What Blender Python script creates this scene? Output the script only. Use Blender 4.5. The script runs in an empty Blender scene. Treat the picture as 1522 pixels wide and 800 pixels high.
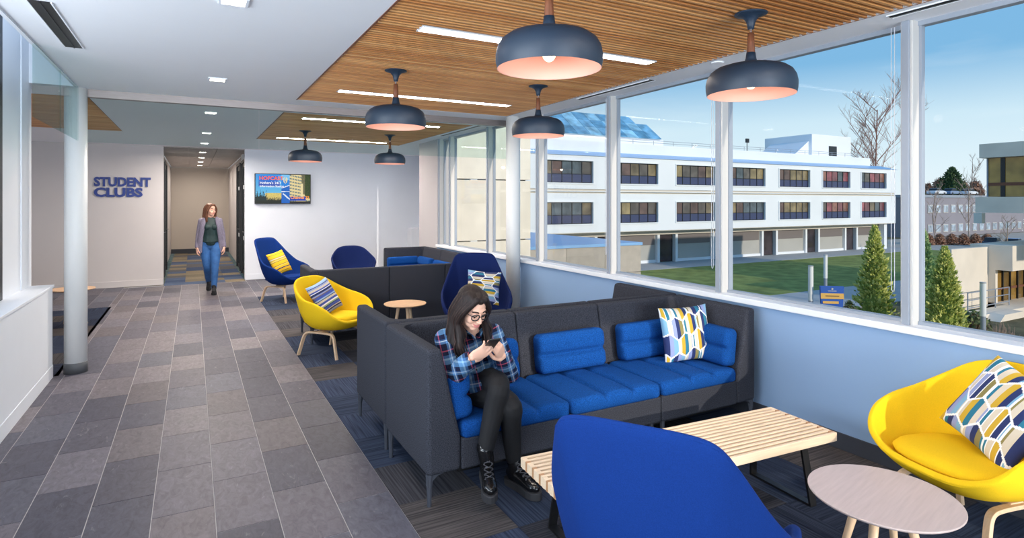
import bpy, bmesh, math, random
from mathutils import Vector, Matrix, Euler
random.seed(7)
R = math.radians
PI = math.pi
sc = bpy.context.scene
COL = sc.collection

# ------------------------------------------------------------ camera, sky, sun, exposure
cam_d = bpy.data.cameras.new('camera')
cam = bpy.data.objects.new('camera', cam_d); COL.objects.link(cam)
F_PX = 869.0
cam_d.sensor_fit = 'HORIZONTAL'; cam_d.sensor_width = 36.0
cam_d.lens = 36.0 * F_PX / 1522.0
cam_d.shift_y = -100.0 / 1522.0
cam_d.clip_end = 600
cam.location = (0, 0, 1.66)
cam.rotation_euler = (R(90), 0, -math.atan2(475, F_PX))
sc.camera = cam

sc.view_settings.view_transform = 'Standard'
sc.view_settings.look = 'None'
sc.view_settings.gamma = 1
sc.view_settings.use_curve_mapping = False
sc.view_settings.exposure = 0.3

w = bpy.data.worlds.new('sky'); sc.world = w
w.use_nodes = True
nt = w.node_tree; nt.nodes.clear()
o = nt.nodes.new('ShaderNodeOutputWorld'); bg = nt.nodes.new('ShaderNodeBackground')
tc = nt.nodes.new('ShaderNodeTexCoord'); sx = nt.nodes.new('ShaderNodeSeparateXYZ')
rp = nt.nodes.new('ShaderNodeValToRGB')
nt.links.new(tc.outputs['Generated'], sx.inputs[0]); nt.links.new(sx.outputs['Z'], rp.inputs[0])
cr = rp.color_ramp
cr.elements[0].position = 0.0; cr.elements[0].color = (.80, .89, .93, 1)
cr.elements[1].position = 1.0; cr.elements[1].color = (.10, .27, .58, 1)
for p, c in ((.05, (.72, .86, .93, 1)), (.12, (.60, .79, .90, 1)), (.205, (.21, .47, .74, 1)), (.32, (.20, .46, .76, 1)), (.6, (.14, .36, .68, 1))):
    e = cr.elements.new(p); e.color = c
# thin streaks of high cloud
nz = nt.nodes.new('ShaderNodeTexNoise'); nz.inputs['Scale'].default_value = 3.0; nz.inputs['Detail'].default_value = 6
mp = nt.nodes.new('ShaderNodeMapping'); mp.inputs['Scale'].default_value = (1, 1, 6)
nt.links.new(tc.outputs['Generated'], mp.inputs[0]); nt.links.new(mp.outputs[0], nz.inputs[0])
r2 = nt.nodes.new('ShaderNodeValToRGB'); r2.color_ramp.elements[0].position = .52; r2.color_ramp.elements[1].position = .8
r2.color_ramp.elements[1].color = (.35, .35, .35, 1)
nt.links.new(nz.outputs[0], r2.inputs[0])
mx = nt.nodes.new('ShaderNodeMixRGB'); mx.inputs[2].default_value = (.85, .92, .96, 1)
nt.links.new(r2.outputs[0], mx.inputs[0]); nt.links.new(rp.outputs[0], mx.inputs[1])
nt.links.new(mx.outputs[0], bg.inputs[0]); bg.inputs[1].default_value = .87
nt.links.new(bg.outputs[0], o.inputs[0])

sun_d = bpy.data.lights.new('sun', 'SUN'); sun = bpy.data.objects.new('sun', sun_d); COL.objects.link(sun)
sun_d.energy = 2.15; sun_d.angle = R(.6); sun_d.color = (1, .90, .76)
SUN = Vector((.075, -1, .27)).normalized()
sun.rotation_euler = SUN.to_track_quat('Z', 'Y').to_euler()
# unseen area lamps added as fill, standing in for rear and atrium daylight
def fill_lamp(name, loc, aim, sx, sy, power):
    d = bpy.data.lights.new(name, 'AREA'); d.shape = 'RECTANGLE'; d.size = sx; d.size_y = sy; d.energy = power; d.color = (.84, .92, 1)
    ob = bpy.data.objects.new(name, d); COL.objects.link(ob); ob.location = loc
    ob.rotation_euler = (-Vector(aim)).to_track_quat('Z', 'Y').to_euler()
fill_lamp('fill_rear', (1.2, -8.0, .9), (.0, 1, .42), 6.5, 3.0, 820)
fill_lamp('fill_atrium', (-3.3, .9, 1.9), (1, -.1, .85), 6.0, 1.8, 470)
fill_lamp('fill_slot', (-1.15, 5.2, 3.55), (.12, .35, -1), .22, 3.2, 10)  # unseen lamp added to brighten what shows through the side glass
STRIP = 30.0          # ceiling strip lamps
DOWN = 20.0           # recessed downlights
PEND = .8            # pendant bulbs (W)

DOWNW = 8.0           # downlight lamp power (W), near lounge; dimmed up beyond the glass
DOWNF = 42.0
# ------------------------------------------------------------ helpers
def lin(h):
    if isinstance(h, str):
        h = h.lstrip('#'); c = [int(h[i:i+2], 16) / 255 for i in (0, 2, 4)]
    else: c = [x / 255 for x in h]
    return tuple(x / 12.92 if x <= .04045 else ((x + .055) / 1.055) ** 2.4 for x in c) + (1,)

def tag(o, label=None, cat=None, group=None, kind=None):
    if label: o['label'] = label
    if cat: o['category'] = cat
    if group: o['group'] = group
    if kind: o['kind'] = kind
    return o

def empty(name, loc=(0, 0, 0), rz=0, label=None, cat=None, group=None, kind=None, parent=None):
    e = bpy.data.objects.new(name, None); COL.objects.link(e)
    e.empty_display_size = .1
    e.location = loc; e.rotation_euler = (0, 0, rz)
    if parent: e.parent = parent
    return tag(e, label, cat, group, kind)

def link_mesh(name, me, parent=None, loc=None, rot=None):
    ob = bpy.data.objects.new(name, me); COL.objects.link(ob)
    if parent: ob.parent = parent
    if loc: ob.location = loc
    if rot: ob.rotation_euler = rot
    return ob

class MB:
    def __init__(s): s.v = []; s.f = []; s.mi = []
    def add(s, vf, m=0):
        v, f = vf; n = len(s.v)
        s.v += [tuple(p) for p in v]; s.f += [tuple(i + n for i in q) for q in f]; s.mi += [m] * len(f)
        return s
    def box(s, x0, x1, y0, y1, z0, z1, m=0): return s.add(boxvf(x0, x1, y0, y1, z0, z1), m)
    def mesh(s, name, mats, smooth=False, origin=None):
        me = bpy.data.meshes.new(name)
        v = s.v if origin is None else [(p[0] - origin[0], p[1] - origin[1], p[2] - origin[2]) for p in s.v]
        me.from_pydata(v, [], s.f)
        if not isinstance(mats, (list, tuple)): mats = [mats]
        for m in mats: me.materials.append(m)
        if len(mats) > 1: me.polygons.foreach_set('material_index', s.mi)
        if smooth: me.polygons.foreach_set('use_smooth', [True] * len(s.f))
        bm = bmesh.new(); bm.from_mesh(me); bmesh.ops.recalc_face_normals(bm, faces=bm.faces); bm.to_mesh(me); bm.free()
        me.update(); return me
    def build(s, name, mats, parent=None, smooth=False, bevel=0, origin=None, sub=0, loc=None, rot=None, seg=2):
        ob = link_mesh(name, s.mesh(name, mats, smooth, origin), parent, loc, rot)
        if bevel: bev(ob, bevel, seg)
        if sub:
            md = ob.modifiers.new('sub', 'SUBSURF'); md.levels = md.render_levels = sub
        return ob

def bev(ob, wd, seg=2):
    md = ob.modifiers.new('bevel', 'BEVEL'); md.width = wd; md.segments = seg; md.limit_method = 'ANGLE'; md.angle_limit = R(40)
    md.harden_normals = False
    return ob

def boxvf(x0, x1, y0, y1, z0, z1):
    v = [(x, y, z) for x in (x0, x1) for y in (y0, y1) for z in (z0, z1)]
    return v, [(0, 1, 3, 2), (4, 6, 7, 5), (0, 4, 5, 1), (2, 3, 7, 6), (0, 2, 6, 4), (1, 5, 7, 3)]

def prism(poly, axis, a, b):
    """poly of 2D points extruded along axis from a to b"""
    n = len(poly); v = []
    for t in (a, b):
        for p, q in poly:
            v.append({'x': (t, p, q), 'y': (p, t, q), 'z': (p, q, t)}[axis])
    f = [tuple(range(n)), tuple(range(2 * n - 1, n - 1, -1))]
    f += [(i, (i + 1) % n, n + (i + 1) % n, n + i) for i in range(n)]
    return v, f

def lathe(prof, n=32, c=(0, 0, 0), cap=True):
    v = []; f = []
    for r, z in prof:
        for k in range(n):
            a = 2 * PI * k / n; v.append((c[0] + r * math.cos(a), c[1] + r * math.sin(a), c[2] + z))
    m = len(prof)
    for i in range(m - 1):
        for k in range(n):
            f.append((i * n + k, i * n + (k + 1) % n, (i + 1) * n + (k + 1) % n, (i + 1) * n + k))
    if cap:
        f.append(tuple(range(n - 1, -1, -1))); f.append(tuple(range((m - 1) * n, m * n)))
    return v, f

def frames(pts):
    pts = [Vector(p) for p in pts]; T = []
    for i in range(len(pts)):
        a = pts[max(i - 1, 0)]; b = pts[min(i + 1, len(pts) - 1)]
        T.append((b - a).normalized())
    up = Vector((0, 0, 1))
    if abs(T[0].dot(up)) > .9: up = Vector((0, 1, 0))
    N = [(up - T[0] * up.dot(T[0])).normalized()]
    for i in range(1, len(pts)):
        n = N[-1] - T[i] * N[-1].dot(T[i]); N.append(n.normalized())
    return pts, T, N

def tube(pts, rad, n=10, cap=True):
    """rad: number, or a list of numbers or (ra, rb) pairs"""
    pts, T, N = frames(pts); v = []; f = []
    if not isinstance(rad, (list, tuple)): rad = [rad] * len(pts)
    for p, t, nn, r in zip(pts, T, N, rad):
        b = t.cross(nn); ra, rb = r if isinstance(r, tuple) else (r, r)
        for k in range(n):
            a = 2 * PI * k / n; v.append(p + nn * (ra * math.cos(a)) + b * (rb * math.sin(a)))
    for i in range(len(pts) - 1):
        for k in range(n):
            f.append((i * n + k, i * n + (k + 1) % n, (i + 1) * n + (k + 1) % n, (i + 1) * n + k))
    if cap:
        f.append(tuple(range(n - 1, -1, -1))); f.append(tuple(range((len(pts) - 1) * n, len(pts) * n)))
    return v, f

def strip(pts, wd, th, side):
    """rectangular bar swept along pts; side = direction of its width"""
    pts = [Vector(p) for p in pts]; v = []; f = []; s = Vector(side)
    for i, p in enumerate(pts):
        t = (pts[min(i + 1, len(pts) - 1)] - pts[max(i - 1, 0)]).normalized()
        ss = (s - t * s.dot(t)).normalized(); n = t.cross(ss)
        for a, b in ((1, 1), (-1, 1), (-1, -1), (1, -1)): v.append(p + ss * (a * wd / 2) + n * (b * th / 2))
    for i in range(len(pts) - 1):
        for k in range(4): f.append((i * 4 + k, i * 4 + (k + 1) % 4, i * 4 + 4 + (k + 1) % 4, i * 4 + 4 + k))
    f.append((3, 2, 1, 0)); m = len(pts) * 4; f.append((m - 4, m - 3, m - 2, m - 1))
    return v, f

def catmull(pts, k=6):
    P = [Vector(p) for p in pts]; out = []
    for i in range(len(P) - 1):
        a = P[max(i - 1, 0)]; b = P[i]; c = P[i + 1]; d = P[min(i + 2, len(P) - 1)]
        for j in range(k):
            t = j / k
            out.append(.5 * ((2 * b) + (c - a) * t + (2 * a - 5 * b + 4 * c - d) * t * t + (3 * b - a - 3 * c + d) * t ** 3))
    out.append(P[-1]); return out

def lerp_list(vals, k):
    out = []
    for i in range(len(vals) - 1):
        for j in range(k):
            t = j / k; a, b = vals[i], vals[i + 1]
            if isinstance(a, tuple) or isinstance(b, tuple):
                a = a if isinstance(a, tuple) else (a, a); b = b if isinstance(b, tuple) else (b, b)
                out.append(tuple(x + (y - x) * t for x, y in zip(a, b)))
            else: out.append(a + (b - a) * t)
    out.append(vals[-1]); return out

def ell(c, r, rot=None, nu=18, nv=12):
    M = rot or Matrix.Identity(3); c = Vector(c); v = []; f = []
    for i in range(1, nv):
        th = PI * i / nv
        for k in range(nu):
            a = 2 * PI * k / nu
            v.append(c + M @ Vector((r[0] * math.sin(th) * math.cos(a), r[1] * math.sin(th) * math.sin(a), r[2] * math.cos(th))))
    top = len(v); v.append(c + M @ Vector((0, 0, r[2]))); v.append(c - M @ Vector((0, 0, r[2])))
    for i in range(nv - 2):
        for k in range(nu): f.append((i * nu + k, (i + 1) * nu + k, (i + 1) * nu + (k + 1) % nu, i * nu + (k + 1) % nu))
    for k in range(nu):
        f.append((top, k, (k + 1) % nu)); f.append((top + 1, (nv - 2) * nu + (k + 1) % nu, (nv - 2) * nu + k))
    return v, f

def limb(pts, rad, k=5, n=14):
    """smooth tapered limb with round ends; list of (verts, faces)"""
    p = catmull(pts, k); r = lerp_list(list(rad), k)
    m = lambda q: q if isinstance(q, tuple) else (q, q)
    out = [tube(p, r, n)]
    for q, s in ((p[0], r[0]), (p[-1], r[-1])):
        a = min(m(s)); out.append(ell(q, (a, a, a), None, 12, 8))
    return out

def fuse(name, prims, mat, voxel, smooth=6, parent=None, origin=(0, 0, 0), fac=.5):
    """union of closed shapes as ONE continuous surface"""
    mb = MB()
    for p in prims: mb.add(p)
    me = mb.mesh(name + '_src', mat)
    ob = bpy.data.objects.new(name + '_src', me); COL.objects.link(ob)
    md = ob.modifiers.new('r', 'REMESH'); md.mode = 'VOXEL'; md.voxel_size = voxel; md.use_smooth_shade = True
    if smooth:
        ms = ob.modifiers.new('s', 'SMOOTH'); ms.iterations = smooth; ms.factor = fac
    dg = bpy.context.evaluated_depsgraph_get(); dg.update()
    res = bpy.data.meshes.new_from_object(ob.evaluated_get(dg))
    bpy.data.objects.remove(ob); bpy.data.meshes.remove(me)
    res.name = name
    for v in res.vertices: v.co -= Vector(origin)
    if not res.materials: res.materials.append(mat)
    res.polygons.foreach_set('use_smooth', [True] * len(res.polygons))
    return link_mesh(name, res, parent)

def copy_tree(ob, parent=None):
    c = ob.copy(); COL.objects.link(c)
    if parent: c.parent = parent
    for ch in list(ob.children): copy_tree(ch, c)
    return c

def text_mesh(s, size, depth, mat, bold=0.0, name='letter', align='LEFT', spacing=1.0):
    cu = bpy.data.curves.new(name, 'FONT'); cu.body = s; cu.size = size; cu.extrude = depth / 2; cu.offset = bold
    cu.align_x = align; cu.space_character = spacing; cu.resolution_u = 3
    ob = bpy.data.objects.new(name, cu); COL.objects.link(ob)
    dg = bpy.context.evaluated_depsgraph_get(); dg.update()
    me = bpy.data.meshes.new_from_object(ob.evaluated_get(dg))
    bpy.data.objects.remove(ob)
    me.materials.clear(); me.materials.append(mat)
    return me

# ------------------------------------------------------------ materials
def mat(name, col, rough=.6, metal=0, nscale=0, namp=.15, bump=0, bscale=None, spec=.5, stretch=None, detail=4, sheen=0):
    m = bpy.data.materials.new(name); m.use_nodes = True
    nt = m.node_tree; b = nt.nodes['Principled BSDF']
    c = lin(col) if not (isinstance(col, tuple) and len(col) == 4) else col
    b.inputs['Base Color'].default_value = c
    b.inputs['Roughness'].default_value = rough; b.inputs['Metallic'].default_value = metal
    b.inputs['Specular IOR Level'].default_value = spec
    if sheen: b.inputs['Sheen Weight'].default_value = sheen; b.inputs['Sheen Roughness'].default_value = .5
    if nscale or bump:
        t = nt.nodes.new('ShaderNodeTexCoord'); mp = nt.nodes.new('ShaderNodeMapping')
        nt.links.new(t.outputs['Object'], mp.inputs[0])
        if stretch: mp.inputs['Scale'].default_value = stretch
    if nscale:
        n = nt.nodes.new('ShaderNodeTexNoise'); n.inputs['Scale'].default_value = nscale; n.inputs['Detail'].default_value = detail
        nt.links.new(mp.outputs[0], n.inputs[0])
        r = nt.nodes.new('ShaderNodeValToRGB')
        r.color_ramp.elements[0].position = .3; r.color_ramp.elements[1].position = .7
        r.color_ramp.elements[0].color = tuple(x * (1 - namp) for x in c[:3]) + (1,)
        r.color_ramp.elements[1].color = tuple(min(1, x * (1 + namp)) for x in c[:3]) + (1,)
        nt.links.new(n.outputs[0], r.inputs[0]); nt.links.new(r.outputs[0], b.inputs['Base Color'])
    if bump:
        n2 = nt.nodes.new('ShaderNodeTexNoise'); n2.inputs['Scale'].default_value = bscale or nscale; n2.inputs['Detail'].default_value = 3
        nt.links.new(mp.outputs[0], n2.inputs[0])
        bp = nt.nodes.new('ShaderNodeBump'); bp.inputs['Strength'].default_value = bump; bp.inputs['Distance'].default_value = .004
        nt.links.new(n2.outputs[0], bp.inputs['Height']); nt.links.new(bp.outputs[0], b.inputs['Normal'])
    return m

def emit(name, col, s):
    m = bpy.data.materials.new(name); m.use_nodes = True; nt = m.node_tree; nt.nodes.clear()
    o = nt.nodes.new('ShaderNodeOutputMaterial'); e = nt.nodes.new('ShaderNodeEmission')
    e.inputs[0].default_value = col; e.inputs[1].default_value = s; nt.links.new(e.outputs[0], o.inputs[0]); return m

def glass(name, tint, refl=.06):
    """thin sheet glass: see-through with a tint and a mirror reflection"""
    m = bpy.data.materials.new(name); m.use_nodes = True; nt = m.node_tree; nt.nodes.clear()
    o = nt.nodes.new('ShaderNodeOutputMaterial'); t = nt.nodes.new('ShaderNodeBsdfTransparent'); g = nt.nodes.new('ShaderNodeBsdfGlossy')
    t.inputs[0].default_value = tint + (1,); g.inputs['Roughness'].default_value = .01
    lw = nt.nodes.new('ShaderNodeFresnel'); lw.inputs[0].default_value = 1.25
    mu = nt.nodes.new('ShaderNodeMath'); mu.operation = 'MULTIPLY'; mu.inputs[1].default_value = refl / .0123 * .25
    mu.use_clamp = True
    nt.links.new(lw.outputs[0], mu.inputs[0])
    x = nt.nodes.new('ShaderNodeMixShader'); nt.links.new(mu.outputs[0], x.inputs[0])
    nt.links.new(t.outputs[0], x.inputs[1]); nt.links.new(g.outputs[0], x.inputs[2]); nt.links.new(x.outputs[0], o.inputs[0])
    return m

def objcol_mat(name, kind):
    """surface whose base colour is the object's own colour: floor tiles, carpet tiles, panes"""
    m = bpy.data.materials.new(name); m.use_nodes = True; nt = m.node_tree; b = nt.nodes['Principled BSDF']
    oi = nt.nodes.new('ShaderNodeObjectInfo'); t = nt.nodes.new('ShaderNodeTexCoord'); mp = nt.nodes.new('ShaderNodeMapping')
    ad = nt.nodes.new('ShaderNodeVectorMath'); ad.operation = 'ADD'
    sc_ = nt.nodes.new('ShaderNodeVectorMath'); sc_.operation = 'SCALE'; sc_.inputs['Scale'].default_value = 5.0
    nt.links.new(oi.outputs['Location'], sc_.inputs[0])
    nt.links.new(t.outputs['Object'], mp.inputs[0]); nt.links.new(mp.outputs[0], ad.inputs[0]); nt.links.new(sc_.outputs[0], ad.inputs[1])
    n = nt.nodes.new('ShaderNodeTexNoise'); nt.links.new(ad.outputs[0], n.inputs[0])
    r = nt.nodes.new('ShaderNodeValToRGB'); nt.links.new(n.outputs[0], r.inputs[0])
    mu = nt.nodes.new('ShaderNodeMixRGB'); mu.blend_type = 'MULTIPLY'; mu.inputs[0].default_value = 1
    nt.links.new(oi.outputs['Color'], mu.inputs[1]); nt.links.new(r.outputs[0], mu.inputs[2]); nt.links.new(mu.outputs[0], b.inputs['Base Color'])
    e = r.color_ramp.elements
    if kind == 'stone':
        mp.inputs['Scale'].default_value = (1, .45, 1)
        n.inputs['Scale'].default_value = 22; n.inputs['Detail'].default_value = 8; n.inputs['Roughness'].default_value = .72; n.inputs['Distortion'].default_value = 1.3
        e[0].position = .28; e[0].color = (.60, .60, .62, 1); e[1].position = .70; e[1].color = (1.28, 1.28, 1.30, 1)
        q = e.new(.5); q.color = (.98, .98, .98, 1)
        b.inputs['Roughness'].default_value = .5; b.inputs['Specular IOR Level'].default_value = .22
        # pale veins
        n2 = nt.nodes.new('ShaderNodeTexNoise'); n2.inputs['Scale'].default_value = 11; n2.inputs['Detail'].default_value = 7; n2.inputs['Roughness'].default_value = .6; n2.inputs['Distortion'].default_value = 2.2
        nt.links.new(ad.outputs[0], n2.inputs[0])
        r2 = nt.nodes.new('ShaderNodeValToRGB'); nt.links.new(n2.outputs[0], r2.inputs[0])
        g = r2.color_ramp.elements; g[0].position = .64; g[0].color = (0, 0, 0, 1); g[1].position = .78; g[1].color = (.38, .38, .38, 1)
        mv = nt.nodes.new('ShaderNodeMixRGB'); mv.inputs[2].default_value = (.52, .51, .52, 1)
        nt.links.new(r2.outputs[0], mv.inputs[0]); nt.links.new(mu.outputs[0], mv.inputs[1]); nt.links.new(mv.outputs[0], b.inputs['Base Color'])
        bp = nt.nodes.new('ShaderNodeBump'); bp.inputs['Strength'].default_value = .12; bp.inputs['Distance'].default_value = .003
        nt.links.new(n.outputs[0], bp.inputs['Height']); nt.links.new(bp.outputs[0], b.inputs['Normal'])
    elif kind == 'carpet':
        mp.inputs['Scale'].default_value = (1.2, 60, 1)
        n.inputs['Scale'].default_value = 1.6; n.inputs['Detail'].default_value = 3
        e[0].position = .34; e[0].color = (.55, .55, .57, 1); e[1].position = .66; e[1].color = (1.38, 1.34, 1.3, 1)
        b.inputs['Roughness'].default_value = .95; b.inputs['Specular IOR Level'].default_value = .1
        bp = nt.nodes.new('ShaderNodeBump'); bp.inputs['Strength'].default_value = .4; bp.inputs['Distance'].default_value = .003
        nt.links.new(n.outputs[0], bp.inputs['Height']); nt.links.new(bp.outputs[0], b.inputs['Normal'])
    elif kind == 'pane':
        n.inputs['Scale'].default_value = .8; n.inputs['Detail'].default_value = 2
        e[0].position = .3; e[0].color = (.5, .5, .5, 1); e[1].position = .7; e[1].color = (1.3, 1.3, 1.3, 1)
        b.inputs['Roughness'].default_value = .06
    elif kind == 'panel':
        n.inputs['Scale'].default_value = 3; e[0].position = .3; e[0].color = (.93, .93, .93, 1); e[1].position = .7; e[1].color = (1.05, 1.05, 1.05, 1)
        b.inputs['Roughness'].default_value = .6
    elif kind == 'wood':
        mp.inputs['Scale'].default_value = (2.2, 60, 60)
        n.inputs['Scale'].default_value = 1.5; n.inputs['Detail'].default_value = 5
        e[0].position = .3; e[0].color = (.78, .76, .72, 1); e[1].position = .7; e[1].color = (1.15, 1.12, 1.1, 1)
        b.inputs['Roughness'].default_value = .45
    return m

def attr_mat(name, attr='col', rough=.85, emission=0):
    m = bpy.data.materials.new(name); m.use_nodes = True; nt = m.node_tree; b = nt.nodes['Principled BSDF']
    a = nt.nodes.new('ShaderNodeAttribute'); a.attribute_name = attr
    nt.links.new(a.outputs['Color'], b.inputs['Base Color']); b.inputs['Roughness'].default_value = rough
    if emission:
        nt.links.new(a.outputs['Color'], b.inputs['Emission Color']); b.inputs['Emission Strength'].default_value = emission
        b.inputs['Base Color'].default_value = (0, 0, 0, 1)
        for l in list(b.inputs['Base Color'].links): nt.links.remove(l)
        b.inputs['Base Color'].default_value = (.01, .01, .01, 1)
    return m

M = dict(
    white=mat('white_paint', (232, 236, 242), .55, nscale=2, namp=.015),
    ceil=mat('ceiling_paint', (240, 242, 246), .7, nscale=2, namp=.01),
    greige=mat('greige_paint', (206, 200, 199), .6, nscale=2, namp=.015),
    farwhite=mat('far_wall_paint', (234, 239, 248), .6, nscale=2, namp=.015),
    bluewall=mat('pale_blue_paint', (143, 172, 208), .5, nscale=2, namp=.015),
    greywall=mat('grey_paint', (186, 182, 184), .6),
    basedark=mat('dark_rubber_base', (58, 62, 72), .6),
    frame=mat('white_frame', (200, 197, 193), .4, spec=.5),
    framegrey=mat('grey_frame', (150, 158, 170), .4),
    dark=mat('dark_anodised', (28, 30, 34), .4),
    black=mat('black_metal', (16, 16, 18), .4),
    steel=mat('brushed_steel', (150, 140, 138), .4, metal=.7, nscale=6, namp=.08, stretch=(1, 30, 30)),
    chrome=mat('chrome', (215, 215, 220), .18, metal=1),
    grout=mat('grout', (176, 172, 172), .9, nscale=40, namp=.06),
    column=mat('column_paint', (226, 228, 228), .4),
    colbase=mat('column_base', (84, 86, 90), .5),
    plenum=mat('dark_plenum', (34, 24, 16), .9),
    stone=objcol_mat('stone_tile', 'stone'), carpet=objcol_mat('carpet_pile', 'carpet'),
    slat=objcol_mat('slat_wood', 'wood'), panel=objcol_mat('cladding', 'panel'), pane=objcol_mat('coloured_pane', 'pane'),
    strip=emit('strip_diffuser', (1, .88, .76, 1), STRIP), stripfar=emit('strip_diffuser_far', (1, .90, .80, 1), STRIP * 3.3), down=emit('downlight_diffuser', (1, .86, .70, 1), DOWN),
    winglass=glass('window_glass', (.985, .99, .99), .005), baffle=glass('baffle_glass', (.86, .935, .925), .016),
    doorglass=glass('door_glass', (.72, .80, .80), .08),
    sofa=mat('charcoal_felt', (57, 59, 67), .95, nscale=200, namp=.5, bump=.25, bscale=260, spec=.1, detail=2),
    sofablue=mat('blue_tweed', (19, 70, 138), .95, nscale=170, namp=.34, bump=.4, bscale=170, spec=.1, detail=2),
    blue=mat('royal_blue_felt', (17, 49, 115), .9, nscale=300, namp=.12, bump=.2, bscale=300, spec=.1),
    navy=mat('navy_felt', (22, 36, 84), .9, nscale=300, namp=.12, bump=.2, bscale=300, spec=.1),
    yellow=mat('yellow_felt', (242, 198, 32), .9, nscale=300, namp=.06, bump=.15, bscale=300, spec=.15, ),
    oak=mat('oak', (214, 176, 140), .45, nscale=3, namp=.12, stretch=(3, 30, 30)),
    oakleg=mat('oak_leg', (220, 188, 154), .45, nscale=3, namp=.1, stretch=(20, 20, 3)),
    paletop=mat('pale_oak_top', (186, 171, 169), .4, nscale=2.5, namp=.07, stretch=(2, 26, 1)),
    maple=mat('maple', (230, 206, 177), .45, nscale=3, namp=.08, stretch=(2, 30, 30)),
    mapledark=mat('walnut_plug', (178, 132, 92), .5),
    pend=mat('pendant_blue_grey', (32, 49, 68), .5, nscale=3, namp=.04),
    pendin=mat('pendant_lining', (236, 184, 168), .6),
    walnut=mat('walnut_neck', (120, 72, 48), .5, nscale=4, namp=.2, stretch=(20, 20, 3)),
    bulb=emit('bulb', (1, .74, .42, 1), 5),
    cloth_col=attr_mat('printed_cloth'), screen=attr_mat('screen_print', emission=.85),
    acou=mat('acoustic_tile', (196, 190, 186), .9, nscale=60, namp=.05),
)

def colour_grid(name, nx, ny, posfn, colfn, mt, parent=None, back=None):
    """sheet of nx by ny faces with one flat colour per face"""
    v = [posfn(i / nx, j / ny) for j in range(ny + 1) for i in range(nx + 1)]
    f = []; cs = []
    for j in range(ny):
        for i in range(nx):
            f.append((j * (nx + 1) + i, j * (nx + 1) + i + 1, (j + 1) * (nx + 1) + i + 1, (j + 1) * (nx + 1) + i))
            cs.append(colfn((i + .5) / nx, (j + .5) / ny))
    if back:
        o = len(v); v += [back(i / nx, j / ny) for j in range(ny + 1) for i in range(nx + 1)]
        for j in range(ny):
            for i in range(nx):
                a = o + j * (nx + 1) + i
                f.append((a, a + nx + 1, a + nx + 2, a + 1)); cs.append(colfn((i + .5) / nx, (j + .5) / ny))
    me = bpy.data.meshes.new(name); me.from_pydata(v, [], f); me.materials.append(mt)
    at = me.attributes.new('col', 'FLOAT_COLOR', 'FACE'); flat = []
    for c in cs: flat += list(c)
    at.data.foreach_set('color', flat)
    if back: me.polygons.foreach_set('use_smooth', [True] * len(f))
    return link_mesh(name, me, parent)
# ------------------------------------------------------------ the setting: floor
H = 2.77; XW = 3.82; XL = -1.16
def struct(ob): ob['kind'] = 'structure'; return ob
floor = struct(MB().box(-5.2, 5.2, -4, 13.6, -.3, -.012).build('floor', M['grout']))
STONES = [(94, 91, 100), (104, 100, 108), (84, 82, 92), (112, 106, 111), (76, 75, 86), (101, 95, 99), (89, 89, 100)]
def put_tile(name, me, parent, x, y, rgb, rz=0, z=0):
    t = link_mesh(name, me, parent, (x, y, z), (0, 0, rz)); t.color = lin(rgb); return t
tile_me = {}
def tile(x0, x1, y0, y1):
    x0 += .002; x1 -= .002; y0 += .002; y1 -= .002
    k = (round(x1 - x0, 3), round(y1 - y0, 3))
    if k not in tile_me:
        a, b = k; c = .0015
        v = [(-a/2, -b/2, -.012), (a/2, -b/2, -.012), (a/2, b/2, -.012), (-a/2, b/2, -.012), (-a/2, -b/2, -.0012), (a/2, -b/2, -.0012), (a/2, b/2, -.0012), (-a/2, b/2, -.0012),
             (-a/2+c, -b/2+c, 0), (a/2-c, -b/2+c, 0), (a/2-c, b/2-c, 0), (-a/2+c, b/2-c, 0)]
        f = [(8, 9, 10, 11)] + [(i, (i+1) % 4, 4+(i+1) % 4, 4+i) for i in range(4)] + [(4+i, 4+(i+1) % 4, 8+(i+1) % 4, 8+i) for i in range(4)]
        mb = MB(); mb.add((v, f)); tile_me[k] = mb.mesh('tile', M['stone'])
    c = random.choice(STONES); d = random.randint(-5, 5)
    put_tile('tile', tile_me[k], floor, (x0 + x1) / 2, (y0 + y1) / 2, tuple(q + d for q in c))
CX1 = .99; TW = .2945; CY1 = 11.1
def tiles(xa, xb, ya, yb, col0):
    n = 0; x = xb
    while x > xa + .02:
        x2 = max(xa, x - TW); off = 3.28 if (n + col0) % 2 == 0 else 3.585
        y = off + .605 * math.floor((ya - off) / .605)
        while y < yb:
            a, b = max(y, ya), min(y + .605, yb)
            if b - a > .03: tile(x2, x, a, b)
            y += .605
        x = x2; n += 1
gm = MB().box(XL, CX1, 1.1, 13.42, -.012, -.0022).box(-3.5, XL, CY1 + .03, 13.58, -.012, -.0022).box(CX1, XW, CY1, 13.58, -.012, -.0022).build('grout_bed', M['grout'], floor)
tiles(XL, CX1, 1.1, 13.4, 0)
tiles(-3.5, XL, CY1 + .03, 13.58, 0)
tiles(CX1, XW, CY1, 13.58, 1)

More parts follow.
